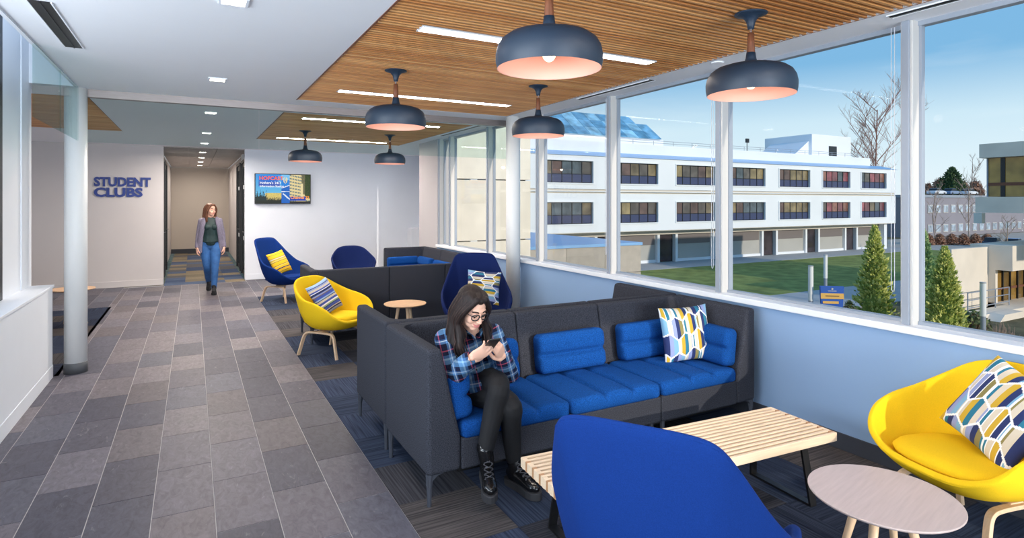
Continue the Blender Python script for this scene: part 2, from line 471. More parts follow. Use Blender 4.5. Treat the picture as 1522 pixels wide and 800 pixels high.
def carpet_area(xa, xb, ya, yb, cols, s=.5, turn=True, label=None):
    base = struct(MB().box(xa, xb, ya, yb, -.012, -.008).build('carpet', M['basedark']))
    k = {}
    nx = round((xb - xa) / s); ny = round((yb - ya) / s); sx, sy = (xb - xa) / nx, (yb - ya) / ny
    def me(a, b):
        key = (round(a, 3), round(b, 3))
        if key not in k:
            k[key] = MB().box(-a/2+.001, a/2-.001, -b/2+.001, b/2-.001, -.008, 0).mesh('carpet_tile', M['carpet'])
        return k[key]
    for i in range(nx):
        for j in range(ny):
            q = turn and (i + j) % 2 == 1
            a, b = (sy, sx) if q else (sx, sy)
            c = cols[(j * 3 + i // 2 + (i * j) % 2 + random.randint(0, 1)) % len(cols)]
            put_tile('carpet_tile', me(a, b), base, xa + (i + .5) * sx, ya + (j + .5) * sy, c, PI / 2 if q else 0)
CARP = [(52, 62, 82), (80, 77, 78), (44, 52, 70), (68, 68, 74), (58, 68, 90), (52, 54, 62)]
carpet_area(CX1, XW - .005, 0.6, CY1, CARP)
carpet_area(-3.5, XL + .04, 6.96, CY1 + .03, [(44, 52, 70), (62, 60, 62), (38, 44, 60), (70, 66, 66)])
carpet_area(-.5, .97, 13.42, 21.6, [(120, 112, 98), (84, 98, 124), (134, 124, 106), (70, 84, 112), (96, 96, 100)], .42, False)

# ------------------------------------------------------------ walls
def wall(name, x0, x1, y0, y1, z0, z1, m, bevel=0): return struct(MB().box(x0, x1, y0, y1, z0, z1).build(name, m, bevel=bevel))
# window side
wall('wall_right', XW, XW + .22, -4, 9.76, 0, .86, M['bluewall'])
wall('trim_1', XW - .035, XW + .22, -4, 9.76, .86, .905, M['white'], .006)
wall('baseboard_right', XW - .012, XW, -4, 9.76, 0, .11, M['basedark'], .003)
wall('wall_right_pier', XW, XW + .22, 9.76, 10.7, 0, H, M['greywall'])
wall('wall_right_recess', 4.9, 5.05, 10.7, 13.6, 0, H, M['farwhite'])
wall('trim_2', 4.55, 4.9, 13.3, 13.6, 0, 1.03, M['white'], .004)
# far wall and corridor
wall('wall_back_left', -3.5, -.508, 13.6, 13.78, 0, H, M['greige'])
wall('wall_back_right', .977, 5.05, 13.6, 13.78, 0, H, M['farwhite'])
wall('baseboard_back_left', -3.5, -.51, 13.588, 13.6, 0, .12, M['greige'], .003)
wall('baseboard_back_right', .98, 4.9, 13.588, 13.6, 0, .12, M['farwhite'], .003)
wall('wall_corridor_left', -.78, -.60, 13.78, 21.9, 0, H, M['greige'])
wall('wall_corridor_right', 1.06, 1.22, 13.78, 21.9, 0, H, M['greige'])
wall('wall_corridor_end', -.6, 1.06, 21.6, 21.8, 0, H, mat('corridor_paint', (200, 190, 178), .6))
wall('baseboard_corridor', -.6, 1.06, 21.57, 21.6, 0, .14, M['basedark'])
# left low wall with the ledge, and the wall with the pier above it
wall('wall_left_low', -1.34, XL, -4, 6.93, 0, .85, M['white'])
wall('trim_3', -1.34, XL + .012, -4, 6.945, .85, .875, M['white'], .004)
wall('baseboard_left', XL, XL + .005, -4, 6.93, 0, .12, M['white'], .003)
wall('wall_left_pier', -1.52, -1.335, 6.05, 6.62, .87, 3.6, M['white'])
wall('wall_left_pier_reveal', -1.52, -1.325, 6.62, 6.97, .87, 3.6, M['white'])
wall('wall_left_upper', -1.52, -1.335, -4, 6.05, 3.2, 3.6, M['white'])
wall('wall_left_far', -3.7, -3.5, 6.9, 13.78, 0, H, M['farwhite'])
wall('wall_left_return', -3.7, -1.34, 6.78, 6.93, 0, .87, M['white'])
wall('sun_block_left', -16, -14, -30, 30, -5.2, 7.5, mat('block_left_render', (196, 190, 182), .8, nscale=3, namp=.05))  # unseen mass added to keep low sun out of the left window
wall('sun_block_rear', -14, 4.5, -34, -30, -5.2, 17, mat('block_rear_render', (196, 190, 182), .8, nscale=3, namp=.05))  # unseen mass added to stop low sun entering from the rear
# window in the left wall: dark frame and one pane
wl = struct(empty('window_1', (-1.42, 5, .95)))
for a, b, c, d in ((5.93, 6.05, .875, 3.2), (-4, 5.93, .875, .95), (-4, 5.93, 3.12, 3.2), (2.9, 2.98, .95, 3.12), (-.3, -.22, .95, 3.12)):
    MB().box(-1.45, -1.33, a, b, c, d).build('frame', M['dark'], wl, bevel=.004, origin=wl.location)
MB().box(-1.4, -1.388, -4, 5.93, .95, 3.12).build('pane', M['winglass'], wl, origin=wl.location)

# ------------------------------------------------------------ ceilings
TOP = H + .25
cm = MB()
cm.box(-.97, 1.0, -4, 7.06, H, TOP).box(3.57, 4.05, -4, 9.76, H, TOP).box(1.0, 3.57, 6.70, 7.72, H, TOP).box(-.97, 1.0, 7.06, 13.6, H, TOP)
cm.box(1.0, 3.57, 11.24, 13.6, H, TOP).box(3.57, 4.05, 9.76, 10.7, H, TOP).box(3.57, 5.05, 10.7, 13.6, H, TOP).box(-3.7, -.97, 6.9, 7.62, H, TOP).box(-3.7, -.97, 11.02, 13.6, H, TOP).box(-3.7, -3.3, 7.62, 11.02, H, TOP)
struct(cm.build('ceiling', M['ceil']))
wall('ceiling_roof', -3.7, 4.05, 6.9, 13.78, TOP, TOP + .2, M['plenum']); wall('ceiling_roof_near', -.97, 4.05, -4, 6.9, TOP, TOP + .2, M['plenum']); wall('ceiling_roof_recess', 4.05, 5.05, 10.7, 13.78, TOP, TOP + .2, M['plenum'])
cc = struct(empty('ceiling_corridor', (0, 17, H)))
for i, (a, b) in enumerate(((-.6, -.07), (-.07, .46), (.46, 1.06))):
    for j in range(13):
        y = 13.78 + j * .6
        MB().box(a + .006, b - .006, y + .006, y + .594, H, H + .02).build('ceiling_panel', M['acou'], cc, origin=cc.location)
MB().box(-.6, 1.06, 13.78, 21.6, H + .02, TOP).build('ceiling_grid', M['acou'], cc, origin=cc.location)
wall('ceiling_atrium_rim', -3.7, -1.6, 6.4, 6.899, 3.6, 3.8, M['ceil'])
wall('trim_4', -.99, -.965, -4, 7.06, H - .01, 3.6, M['white'])
wall('trim_5', -3.7, -.97, 6.875, 6.899, H - .01, 3.6, M['white'])

SLATC = [(206, 143, 85), (215, 155, 96), (196, 131, 75), (211, 149, 90), (221, 165, 106)]
def slat_ceiling(x0, x1, y0, y1, strips):
    p = struct(empty('slat_ceiling', ((x0 + x1) / 2, (y0 + y1) / 2, H)))
    MB().box(x0, x1, y0, y1, H + .075, TOP).build('backing', M['plenum'], p, origin=p.location)
    fr = MB()
    fr.box(x0 - .012, x0, y0, y1, H - .004, H + .1).box(x1, x1 + .004, y0, y1, H - .002, H + .1)
    fr.build('edge_trim', M['walnut'], p, origin=p.location)
    L = x1 - x0; me = {}
    n = int((y1 - y0) / .05)
    def bar(a, b, y):
        k = round(b - a, 3)
        if k not in me: me[k] = MB().box(-k/2, k/2, -.0095, .0095, 0, .042).mesh('slat', M['slat'])
        s = link_mesh('slat', me[k], p, ((a + b) / 2 - p.location.x, y - p.location.y, 0)); s.color = lin(random.choice(SLATC))
    for i in range(n):
        y = y0 + (i + .5) * (y1 - y0) / n
        hit = [s for s in strips if abs(y - s[2]) < .075]
        if hit: bar(x0, hit[0][0] - .012, y); bar(hit[0][1] + .012, x1, y)
        else: bar(x0, x1, y)
    return p
SA = [(1.285, 3.218, 3.575), (1.285, 3.218, 5.966), (1.285, 3.218, 1.18)]
SB = [(1.285, 3.218, 8.15), (1.285, 3.218, 10.86)]
SL = []
slat_ceiling(1.0, 3.57, 0.3, 6.70, SA)
MB().box(1.0, 3.57, -4, .3, H, TOP).build('ceiling_rear', M['slat'])['kind'] = 'structure'
slat_ceiling(1.0, 3.57, 7.72, 11.24, SB)
slat_ceiling(-3.3, -.97, 7.62, 11.02, SL)

# ------------------------------------------------------------ lamps in the ceiling
def strip_light(x0, x1, y, label):
    e = empty('strip_light', ((x0 + x1) / 2, y, H), 0, label, 'ceiling light', 'linear lights in the slat ceilings')
    MB().box(x0, x1, y - .05, y + .05, H + .004, H + .012).build('diffuser', M['strip' if y < 7 else 'stripfar'], e, origin=e.location)
    fr = MB().box(x0 - .01, x0, y - .06, y + .06, H - .002, H + .06).box(x1, x1 + .01, y - .06, y + .06, H - .002, H + .06)
    fr.box(x0, x1, y - .06, y - .05, H - .002, H + .06).box(x0, x1, y + .05, y + .06, H - .002, H + .06).box(x0, x1, y - .05, y + .05, H + .014, H + .06)
    fr.build('housing', M['white'], e, origin=e.location)
strip_light(*SA[0], 'long white strip light in the near slat ceiling, behind the nearest pendant')
strip_light(*SA[1], 'long strip light near the far end of the near slat ceiling, over the header')
strip_light(*SA[2], 'strip light in the near slat ceiling directly over the pale round table')
strip_light(*SB[0], 'strip light at the near end of the far slat ceiling beyond the glass')
strip_light(*SB[1], 'strip light at the far end of the far slat ceiling, above the television wall')
for y, l in ((1.2, 'square recessed downlight in the white ceiling closest to the left window'), (3.57, 'square recessed downlight nearest the camera in the white ceiling'), (5.93, 'square recessed downlight in white ceiling just before the header'),
             (8.17, 'square recessed downlight first beyond the glass baffle'), (10.6, 'square recessed downlight second beyond the glass baffle'), (12.5, 'square recessed downlight just before the corridor opening'),
             (14.8, 'downlight nearest the lounge in the corridor ceiling'), (16.6, 'second downlight along the corridor ceiling'), (18.4, 'third downlight along the corridor ceiling'), (20.2, 'last downlight before the corridor end wall')):
    e = empty('recessed_downlight', (.2, y, H), 0, l, 'ceiling light', 'recessed square downlights')
    MB().box(-.06, .06, -.06, .06, -.004, .002).build('diffuser', M['down'], e)
    fr = MB().box(-.075, -.06, -.075, .075, -.008, .002).box(.06, .075, -.075, .075, -.008, .002).box(-.06, .06, -.075, -.06, -.008, .002).box(-.06, .06, .06, .075, -.008, .002)
    fr.build('rim', M['white'], e)
    l = bpy.data.lights.new('downlight', 'AREA'); l.energy = DOWNW if y < 7 else DOWNF if y < 13 else 16; l.color = (1, .90, .80); l.size = .12; l.spread = R(170)
    lo = bpy.data.objects.new('downlight', l); COL.objects.link(lo); lo.parent = e; lo.location = (0, 0, -.008)
def slot(x, y0, y1, wd, label):
    e = empty('air_diffuser', (x, (y0 + y1) / 2, H), 0, label, 'air vent')
    L = (y1 - y0) / 2
    MB().box(-wd/2, wd/2, -L, L, -.002, .002).build('slot', M['black'], e)
    for s in (-1, 0, 1):
        MB().box(s * (wd/2) - .004, s * (wd/2) + .004, -L, L, -.006, 0).build('bar', M['dark'] if s == 0 else M['ceil'], e)
slot(-.745, 4.08, 5.2, .11, 'black slot air diffuser in the white ceiling at the left')
slot(3.67, .4, 1.99, .07, 'black slot air diffuser in the window soffit nearest the camera')
slot(3.67, 4.06, 5.2, .07, 'black slot air diffuser in the window soffit behind the hanging pendants')
slot(3.67, 7.7, 9.2, .07, 'black slot air diffuser in the far window soffit beyond the glass')
e = tag(MB().add(lathe([(.045, -.008), (.05, 0)], 24)).build('ceiling_speaker', M['ceil'], smooth=False, loc=(3.67, 3.3, H)), 'small round white disc in the window soffit', 'ceiling speaker')

# ------------------------------------------------------------ header, hanging glass, columns
wall('header_beam', -.97, 3.80, 7.06, 7.14, H - .075, H, M['steel'])
def baffle(name, segs, axis):
    p = struct(empty(name, (segs[0][0], segs[0][2], 2.25)))
    for x0, x1, y0, y1 in segs:
        MB().box(x0, x1, y0, y1, 2.25, H - .07 if axis == 'x' else H).build('glass_panel', M['baffle'], p, origin=p.location, bevel=.002, seg=1)
baffle('glass_baffle_cross', [(-.96, .652, 7.095, 7.107), (.656, 2.301, 7.095, 7.107), (2.305, 3.80, 7.095, 7.107)], 'x')
baffle('glass_baffle_side', [(-.976, -.964, 5.16, 6.1), (-.976, -.964, 6.104, 7.0)], 'y')
def column(x, y, nm):
    p = struct(empty(nm, (x, y, 0)))
    MB().add(lathe([(.093, 0), (.093, H - .001)], 40)).build('shaft', M['column'], p, smooth=False)
    for q in p.children[0].data.polygons: q.use_smooth = len(q.vertices) == 4
    b = MB().add(lathe([(.097, 0), (.097, .1), (.093, .102)], 40)).build('base_band', M['colbase'], p)
    for q in b.data.polygons: q.use_smooth = len(q.vertices) == 4
column(-.997, 7.04, 'column_left'); column(3.69, 6.72, 'column_right')

# ------------------------------------------------------------ windows of the right wall
MUL = [-.93, .53, 1.99, 3.45, 4.91, 6.36, 7.80, 9.25, 9.74]
def window(n, y0, y1):
    p = struct(empty('window_%d' % n, (XW + .12, (y0 + y1) / 2, .9))); o = p.location
    f = MB().box(XW + .03, XW + .14, y1 - .035, y1 + .035, .9, H).build('mullion', M['frame'], p, origin=o, bevel=.004)
    MB().box(XW + .012, XW + .03, y1 - .022, y1 + .022, .9, H).build('mullion_cap', M['framegrey'], p, origin=o, bevel=.003)
    s = MB().box(XW + .09, XW + .15, y0 + .035, y1 - .035, .905, .925).box(XW + .09, XW + .15, y0 + .035, y1 - .035, H - .03, H)
    s.box(XW + .1, XW + .14, y0 + .035, y0 + .05, .925, H - .03).box(XW + .1, XW + .14, y1 - .05, y1 - .035, .925, H - .03)
    s.build('sash', M['framegrey'], p, origin=o)
    MB().box(XW + .115, XW + .125, y0 + .05, y1 - .05, .925, H - .03).build('pane', M['winglass'], p, origin=o)
    if 1.9 < y0 < 9:
        c = MB()
        for dy in (.085, .105): c.add(tube([(XW + .06, y0 + dy, H - .01), (XW + .06, y0 + dy, 1.12)], .0022, 6))
        c.add(tube([(XW + .06, y0 + .085, 1.12), (XW + .06, y0 + .088, 1.1), (XW + .06, y0 + .095, 1.093), (XW + .06, y0 + .102, 1.1), (XW + .06, y0 + .105, 1.12)], .0022, 6))
        c.build('blind_cord', M['white'], p, origin=o)
for k in range(len(MUL) - 1): window(k + 2, MUL[k], MUL[k + 1])
wall('window_rear_frame', -1.2, 3.82, -4, -3.9, 0, .1, M['dark'])

# ------------------------------------------------------------ corridor doors
def door(n, x, y0, y1, side, hinge):
    p = struct(empty('door_%d' % n, (x, (y0 + y1) / 2, 0))); o = p.location; t = .05
    MB().box(x - t, x + t, y0, y0 + .06, 0, 2.6).box(x - t, x + t, y1 - .06, y1, 0, 2.6).box(x - t, x + t, y0 + .06, y1 - .06, 2.54, 2.6).build('frame', M['dark'] if n % 2 else M['black'], p, origin=o)
    MB().box(x - .02, x + .02, y0 + .06, y1 - .06, 0, .1).box(x - .02, x + .02, y0 + .06, y0 + .14, .1, 2.54).box(x - .02, x + .02, y1 - .14, y1 - .06, .1, 2.54).box(x - .02, x + .02, y0 + .14, y1 - .14, 2.44, 2.54).build('leaf', M['black'], p, origin=o)
    MB().box(x - .005, x + .005, y0 + .14, y1 - .14, .1, 2.44).build('pane', M['doorglass'], p, origin=o)
    for z in (.78, 1.95): MB().box(x + side * .006, x + side * .008, y0 + .14, y1 - .14, z, z + .09).build('frosted_band', M['white'], p, origin=o)
    MB().add(tube([(x + side * .02, hinge, 1.0), (x + side * .07, hinge, 1.0), (x + side * .07, hinge + .12, 1.0)], .01, 8)).build('handle', M['chrome'], p, origin=o, smooth=True)
door(1, -.585, 13.8, 15.0, 1, 14.6); door(2, -.585, 15.3, 16.6, 1, 16.3); door(3, 1.04, 13.8, 15.0, -1, 14.0); door(4, 1.04, 15.4, 16.6, -1, 15.6)
wall('trim_6', -.6, -.56, 15.0, 15.3, 0, H, M['white']); wall('trim_7', 1.02, 1.06, 15.0, 15.4, 0, H, M['white'])

# ------------------------------------------------------------ lettering and television on the far wall
sg = empty('wall_lettering', (-1.2, 13.588, 1.95), 0, 'large dark blue raised letters reading STUDENT CLUBS on the beige wall', 'sign')
letm = mat('letter_blue', (28, 52, 132), .4)
def letters(s, x0, x1, z0, z1, bold):
    mes = [text_mesh(ch, 1, .02, letm, bold) for ch in s]
    full = text_mesh(s, 1, .02, letm, bold, 'tmp'); xs = [v.co.x for v in full.vertices]; ys = [v.co.y for v in full.vertices]
    sx = (x1 - x0) / (max(xs) - min(xs)); sz = (z1 - z0) / (max(ys) - min(ys))
    # advance widths measured from growing prefixes
    for i, ch in enumerate(s):
        pre = text_mesh(s[:i + 1], 1, .02, letm, bold, 'tmp'); right = max(v.co.x for v in pre.vertices)
        r1 = max(v.co.x for v in mes[i].vertices)
        off = right - r1
        ob = link_mesh('letter', mes[i], sg)
        for v in mes[i].vertices:
            v.co = Vector(((v.co.x + off - min(xs)) * sx + x0 - sg.location.x, -v.co.z * .9, (v.co.y - min(ys)) * sz + z0 - sg.location.z))
letters('STUDENT', -1.648, -.723, 1.952, 2.138, .045); letters('CLUBS', -1.648, -.858, 1.75, 1.935, .045)

tv = empty('wall_television', (1.733, 13.55, 1.94), 0, 'flat television on the far wall showing a blue and gold broadcast title', 'television')
MB().box(-.57, .57, -.03, .04, -.325, .325).build('case', M['black'], tv, bevel=.006)
def tvcol(u, v):
    n = random.random()
    if u < .46:
        c = (60 + 60 * (1 - v), 150 + 50 * (1 - v), 225)
        if .05 < u < .40 and .74 < v < .95: c = (40, 110, 205)
        if .05 < u < .44 and .58 < v < .74: c = (45, 80, 175)
        h = .42 - .6 * abs(u - .33) ** 1.5 + .04 * math.sin(u * 60)
        if u > .17 and v < min(.36, h): c = (190 + 40 * n, 170 + 40 * n, 110) if v > .1 + .12 * n else (40, 50, 40)
        if u < .2 and v < .22 + .28 * abs(math.sin(u * 55)) * n: c = (30, 50, 50)
        if v < .1: c = (30, 40, 34)
    elif u < .62:
        c = (40, 130, 215) if v > .6 else (25, 100, 190)
        if abs(v - (.52 + (u - .46) * .7)) < .014 or abs(v - .4 - .1 * (u - .46)) < .012: c = (230, 235, 240)
        if v > .8: c = (120, 190, 235)
        if v < .36 and abs(v - (.32 - (u - .5) * 1.6)) < .03 and u > .49: c = (220, 230, 240)
    else:
        k = (v + .35 * (u - .62)) * 9
        c = (226, 206, 150) if (k % 1) < .55 else (110, 130, 130)
        if (k % 1) >= .55 and int(u * 60) % 3 == 0: c = (200, 186, 140)
        if u > .84 and v > .3: c = (84 + 50 * n, 86 + 40 * n, 80)
        if u > .9 and v > .2: c = (40 + 30 * n, 56 + 30 * n, 40)
        if u > .82 and .03 < v < .7 and u < .87: c = (230, 212, 160)
        if .62 < u < .92 and .08 < v < .22: c = (40, 70, 170)
        if v < .06: c = (40, 40, 40)
    return lin(tuple(max(0, min(255, q)) for q in c))
colour_grid('screen', 112, 62, lambda u, v: (-.555 + 1.11 * u, -.032, -.31 + .62 * v), tvcol, M['screen'], tv)
def tvtext(s, x, z, size, col, bold=.01):
    me = text_mesh(s, size, .002, emit('screen_text', lin(col), .9), bold * size)
    for v in me.vertices: v.co = Vector((v.co.x + x, -.034 - v.co.z, v.co.y + z))
    link_mesh('screen_text', me, tv)
tvtext('HOFCAST', -.485, .19, .108, (250, 112, 66), .03); tvtext("Hofstra's 24/7", -.475, .1, .075, (240, 244, 250), .02); tvtext('Information Station', -.475, .035, .062, (240, 244, 250), .02)
tvtext('Channel 22', .145, -.215, .085, (250, 160, 80), .03)
em = MB()
for a in ([(.03, 0, .25), (.0, 0, .22), (.01, 0, .15), (.04, 0, .12), (.07, 0, .15), (.08, 0, .22), (.05, 0, .25)], [(.025, 0, .15), (.035, 0, .23)], [(.055, 0, .15), (.06, 0, .23)], [(.03, 0, .18), (.06, 0, .2)]):
    em.add(tube([(p[0], -.034, p[2]) for p in a], .006, 6))
em.build('emblem', emit('emblem_gold', lin((236, 216, 150)), .9), tv)
# ------------------------------------------------------------ pendants
def pendant(x, y, label):
    e = empty('pendant_lamp', (x, y, H - .48), 0, label, 'pendant lamp', 'blue grey dome pendants')
    def part(n, prof, m, cap=False):
        ob = MB().add(lathe(prof, 40, cap=cap)).build(n, m, e, smooth=True); return ob
    part('shade', [(.247, 0), (.253, .03), (.254, .065), (.247, .10), (.228, .133), (.195, .157), (.15, .171), (.09, .180), (.05, .186), (.036, .195), (.030, .215), (.025, .25), (.0, .25)], M['pend'])
    part('shade_lining', [(.247, 0), (.241, .004), (.246, .065), (.238, .10), (.218, .128), (.185, .15), (.14, .163), (.0, .168)], M['pendin'])
    part('neck', [(.024, .248), (.021, .30), (.018, .365), (.0, .366)], M['walnut'])
    part('rod', [(.008, .36), (.008, .405)], M['chrome'])
    part('canopy', [(.0, .385), (.018, .388), (.021, .41), (.028, .435), (.045, .457), (.075, .470), (.092, .4745), (.092, .48), (0, .48)], M['pend'])
    b = MB(); b.add(ell((0, 0, .072), (.032, .032, .038))); b.build('bulb', M['bulb'], e, smooth=True)
    MB().add(lathe([(.02, .10), (.02, .168)], 16)).build('lamp_holder', M['chrome'], e, smooth=True)
    l = bpy.data.lights.new('pendant_bulb', 'POINT'); l.energy = PEND; l.color = (1, .72, .52); l.shadow_soft_size = .03
    lo = bpy.data.objects.new('pendant_bulb', l); COL.objects.link(lo); lo.parent = e; lo.location = (0, 0, .005)
P_ = [(1.485, 2.35, 'largest dome pendant lamp, nearest the camera, over the seating'), (2.89, 2.35, 'dome pendant lamp nearest the windows, in front of the big mullion'),
      (1.51, 4.81, 'dome pendant lamp over the sofa backs, left of the window row'), (2.91, 4.80, 'smaller dome pendant lamp beside the far window, below the nearest one'),
      (1.55, 9.58, 'far dome pendant lamp hanging in front of the television wall'), (2.88, 9.50, 'far dome pendant lamp right of the television, beyond the glass')]
for p in P_: pendant(*p)

# ------------------------------------------------------------ upholstery shapes
def padded(wd, dp, h, gx=(), gy=(), r=.035, groove=.022, nx=40, ny=30):
    """cushion lying flat, corner at the origin; gx/gy = stitched channels"""
    def z(x, y):
        e = min(x, wd - x, y, dp - y); k = h
        if e < r: k = h - r + math.sqrt(max(0, r * r - (r - e) ** 2))
        for g in gx:
            d = abs(x - g); k -= groove * math.exp(-(d / .02) ** 2) - .007 * math.exp(-((d - .07) / .06) ** 2)
        for g in gy:
            d = abs(y - g); k -= groove * math.exp(-(d / .02) ** 2) - .007 * math.exp(-((d - .07) / .06) ** 2)
        return k + .006 * math.sin(PI * x / wd) * math.sin(PI * y / dp)
    def cs(n, L, g):
        s = set([0, r * .12, r * .35, r * .7, r, L - r, L - r * .7, L - r * .35, L - r * .12, L])
        for q in g: s |= {q - .03, q - .018, q - .009, q, q + .009, q + .018, q + .03}
        s |= {r + (L - 2 * r) * i / n for i in range(n + 1)}
        return sorted(s)
    X = cs(nx // 3, wd, gx); Y = cs(ny // 3, dp, gy); a, b = len(X), len(Y)
    v = [(x, y, z(x, y)) for y in Y for x in X]; f = []
    for j in range(b - 1):
        for i in range(a - 1): f.append((j*a+i, j*a+i+1, (j+1)*a+i+1, (j+1)*a+i))
    ring = [i for i in range(a)] + [j*a + a-1 for j in range(1, b)] + [(b-1)*a + i for i in range(a-2, -1, -1)] + [j*a for j in range(b-2, 0, -1)]
    o = len(v); v += [(v[i][0], v[i][1], r * .5) for i in ring]; o2 = len(v)
    def ins(p): return (min(max(p[0], r*.5), wd - r*.5), min(max(p[1], r*.5), dp - r*.5), 0)
    v += [ins(v[i]) for i in ring]; n = len(ring)
    rc = min(.042, dp * .2)                                   # rounded corners in plan
    for i, (x, y, zz_) in enumerate(v):
        cx_ = rc if x < rc else wd - rc if x > wd - rc else None; cy_ = rc if y < rc else dp - rc if y > dp - rc else None
        if cx_ is not None and cy_ is not None:
            a_, b_ = x - cx_, y - cy_; h_ = math.hypot(a_, b_)
            if h_ > 1e-9: k_ = max(abs(a_), abs(b_)) / h_; v[i] = (cx_ + a_ * k_, cy_ + b_ * k_, zz_)
    for k in range(n):
        q = (k + 1) % n
        f.append((ring[k], o + k, o + q, ring[q])); f.append((o + k, o2 + k, o2 + q, o + q))
    f.append(tuple(range(o2 + n - 1, o2 - 1, -1)))
    return v, f

SH = .86; SD = .78; MW = .735; AW = .2
def sofa(name, x, y, rz, label, seats, left, right, group=None, leftback=True, endlegs=True):
    """local x along the seat, y=0 at the front edge, y=SD at the back"""
    e = empty(name, (x, y, 0), rz, label, 'sofa', group)
    W = (AW if left else 0) + seats * MW + (AW if right else 0); x0 = AW if left else 0; x1 = W - (AW if right else 0)
    bv = .018
    MB().box(x0 + .001, x1 - .001, 0, SD - .1, .17, .345).build('base', M['sofa'], e, bevel=.012)
    bk = [(SD - .18, .17), (SD, .17), (SD, SH), (SD - .075, SH), (SD - .12, .62), (SD - .17, .36)]
    for s in range(seats):
        a = x0 + s * MW; b = a + MW
        if s == 0 and left: a -= .13
        if s == seats - 1 and right: b += .13
        MB().add(prism(bk, 'x', a + .0015, b - .0015)).build('back_panel', M['sofa'], e, bevel=bv, seg=3)
    def arm(ox, sgn):
        q = [(ox, .17), (ox + sgn * AW, .17), (ox + sgn * AW, .36), (ox + sgn * .145, .58), (ox + sgn * .085, SH), (ox, SH)]
        MB().add(prism(q, 'y', 0, SD)).build('arm_panel', M['sofa'], e, bevel=bv + .006, seg=3)
        # upholstered curve where the arm meets the back
        c = []
        for k in range(7):
            t = k / 6 * PI / 2; c.append((ox + sgn * (.08 + .09 * (1 - math.sin(t))), SD - .07 - .09 * (1 - math.cos(t))))
        c.append((ox + sgn * .05, SD - .05))
        MB().add(prism(c, 'z', .36, SH - .003)).build('corner_fill', M['sofa'], e, smooth=False)
        for yy, f in ((.03, 1), (SD - .05, -1)):
            l = MB(); xx = ox + sgn * .022
            l.add(tube([(xx, yy, 0), (xx, yy, .10), (xx + sgn * .004, yy + f * .004, .175)], [.0125, .0155, .024], 8))
            if f == 1: l.add(prism([(0, .172), (.10, .172), (.055, .163), (.028, .14), (.016, .11), (0, .11)], 'y', yy - .014, yy + .014)); l.v[-12:] = [(xx - sgn * .014 + sgn * p[0], p[1], p[2]) for p in l.v[-12:]]
            l.build('leg', M['basedark'], e)
    if left: arm(0, 1)
    if right: arm(W, -1)
    if not left:
        for yy in (.05, SD - .06): MB().add(tube([(.05, yy, 0), (.05, yy, .175)], [.012, .018], 8)).build('leg', M['basedark'], e)
    if not right:
        for yy in (.05, SD - .06): MB().add(tube([(W - .05, yy, 0), (W - .05, yy, .175)], [.012, .018], 8)).build('leg', M['basedark'], e)
    MB().box(x0, x1, .05, SD - .05, .14, .172).build('underframe', M['black'], e)
    seat = MB().add(padded(MW - .008, .62, .098, (MW * .36, MW * .66))).mesh('seat_cushion', M['sofablue'], True)
    back = MB().add(padded(.57, .275, .11, (), (.13,), r=.034)).mesh('back_cushion', M['sofablue'], True)
    for s in range(seats):
        link_mesh('seat_cushion', seat, e, (x0 + s * MW + .004, -.012, .338))
        o = link_mesh('back_cushion', back, e, (x0 + s * MW + .09, SD - .185, .435), (R(82), 0, 0))
    side = MB().add(padded(.54, .275, .12, (), (.13,), r=.038)).mesh('arm_cushion', M['sofablue'], True)
    if left:
        o = link_mesh('arm_cushion', side, e, (AW - .035, .015, .432)); o.rotation_euler = (Matrix.Rotation(R(90), 3, 'Z') @ Matrix.Rotation(R(84), 3, 'X')).to_euler()
    if right:
        o = link_mesh('arm_cushion', side, e, (W - AW + .03, .575, .432)); o.rotation_euler = (Matrix.Rotation(R(-90), 3, 'Z') @ Matrix.Rotation(R(84), 3, 'X')).to_euler()
    return e
SOF = 'charcoal felt sofas with blue cushions'
A1 = sofa('sofa', 1.11, 2.98, 0, 'charcoal two-seat sofa with blue cushions, on which the woman with the phone sits', 2, True, False, SOF)
A2 = sofa('sofa', 2.782, 2.98, 0, 'single-seat charcoal corner sofa with geometric cushion, against the window wall', 1, False, True, SOF)
# back to back with the near sofas, facing away from the camera
B1 = sofa('sofa', 2.79, 4.575, PI, 'charcoal sofa standing back to back behind the woman, facing away', 2, False, True, SOF)
B2 = sofa('sofa', 3.73, 4.575, PI, 'dark corner sofa module facing away, its end showing under the window sill', 1, True, False, SOF)
C1 = sofa('sofa', 2.87, 7.83, PI, 'charcoal sofa seen from behind, beyond the small round table', 2, False, True, SOF)
C2 = sofa('sofa', 3.61, 7.83, PI, 'charcoal sofa module behind the navy high-back chair, joined to the long one', 1, False, False, SOF)
D1 = sofa('sofa', 2.91, 9.74+.25, -PI/2, 'farthest charcoal sofa with blue cushions along the window, end panel on far side', 2, True, False, SOF)

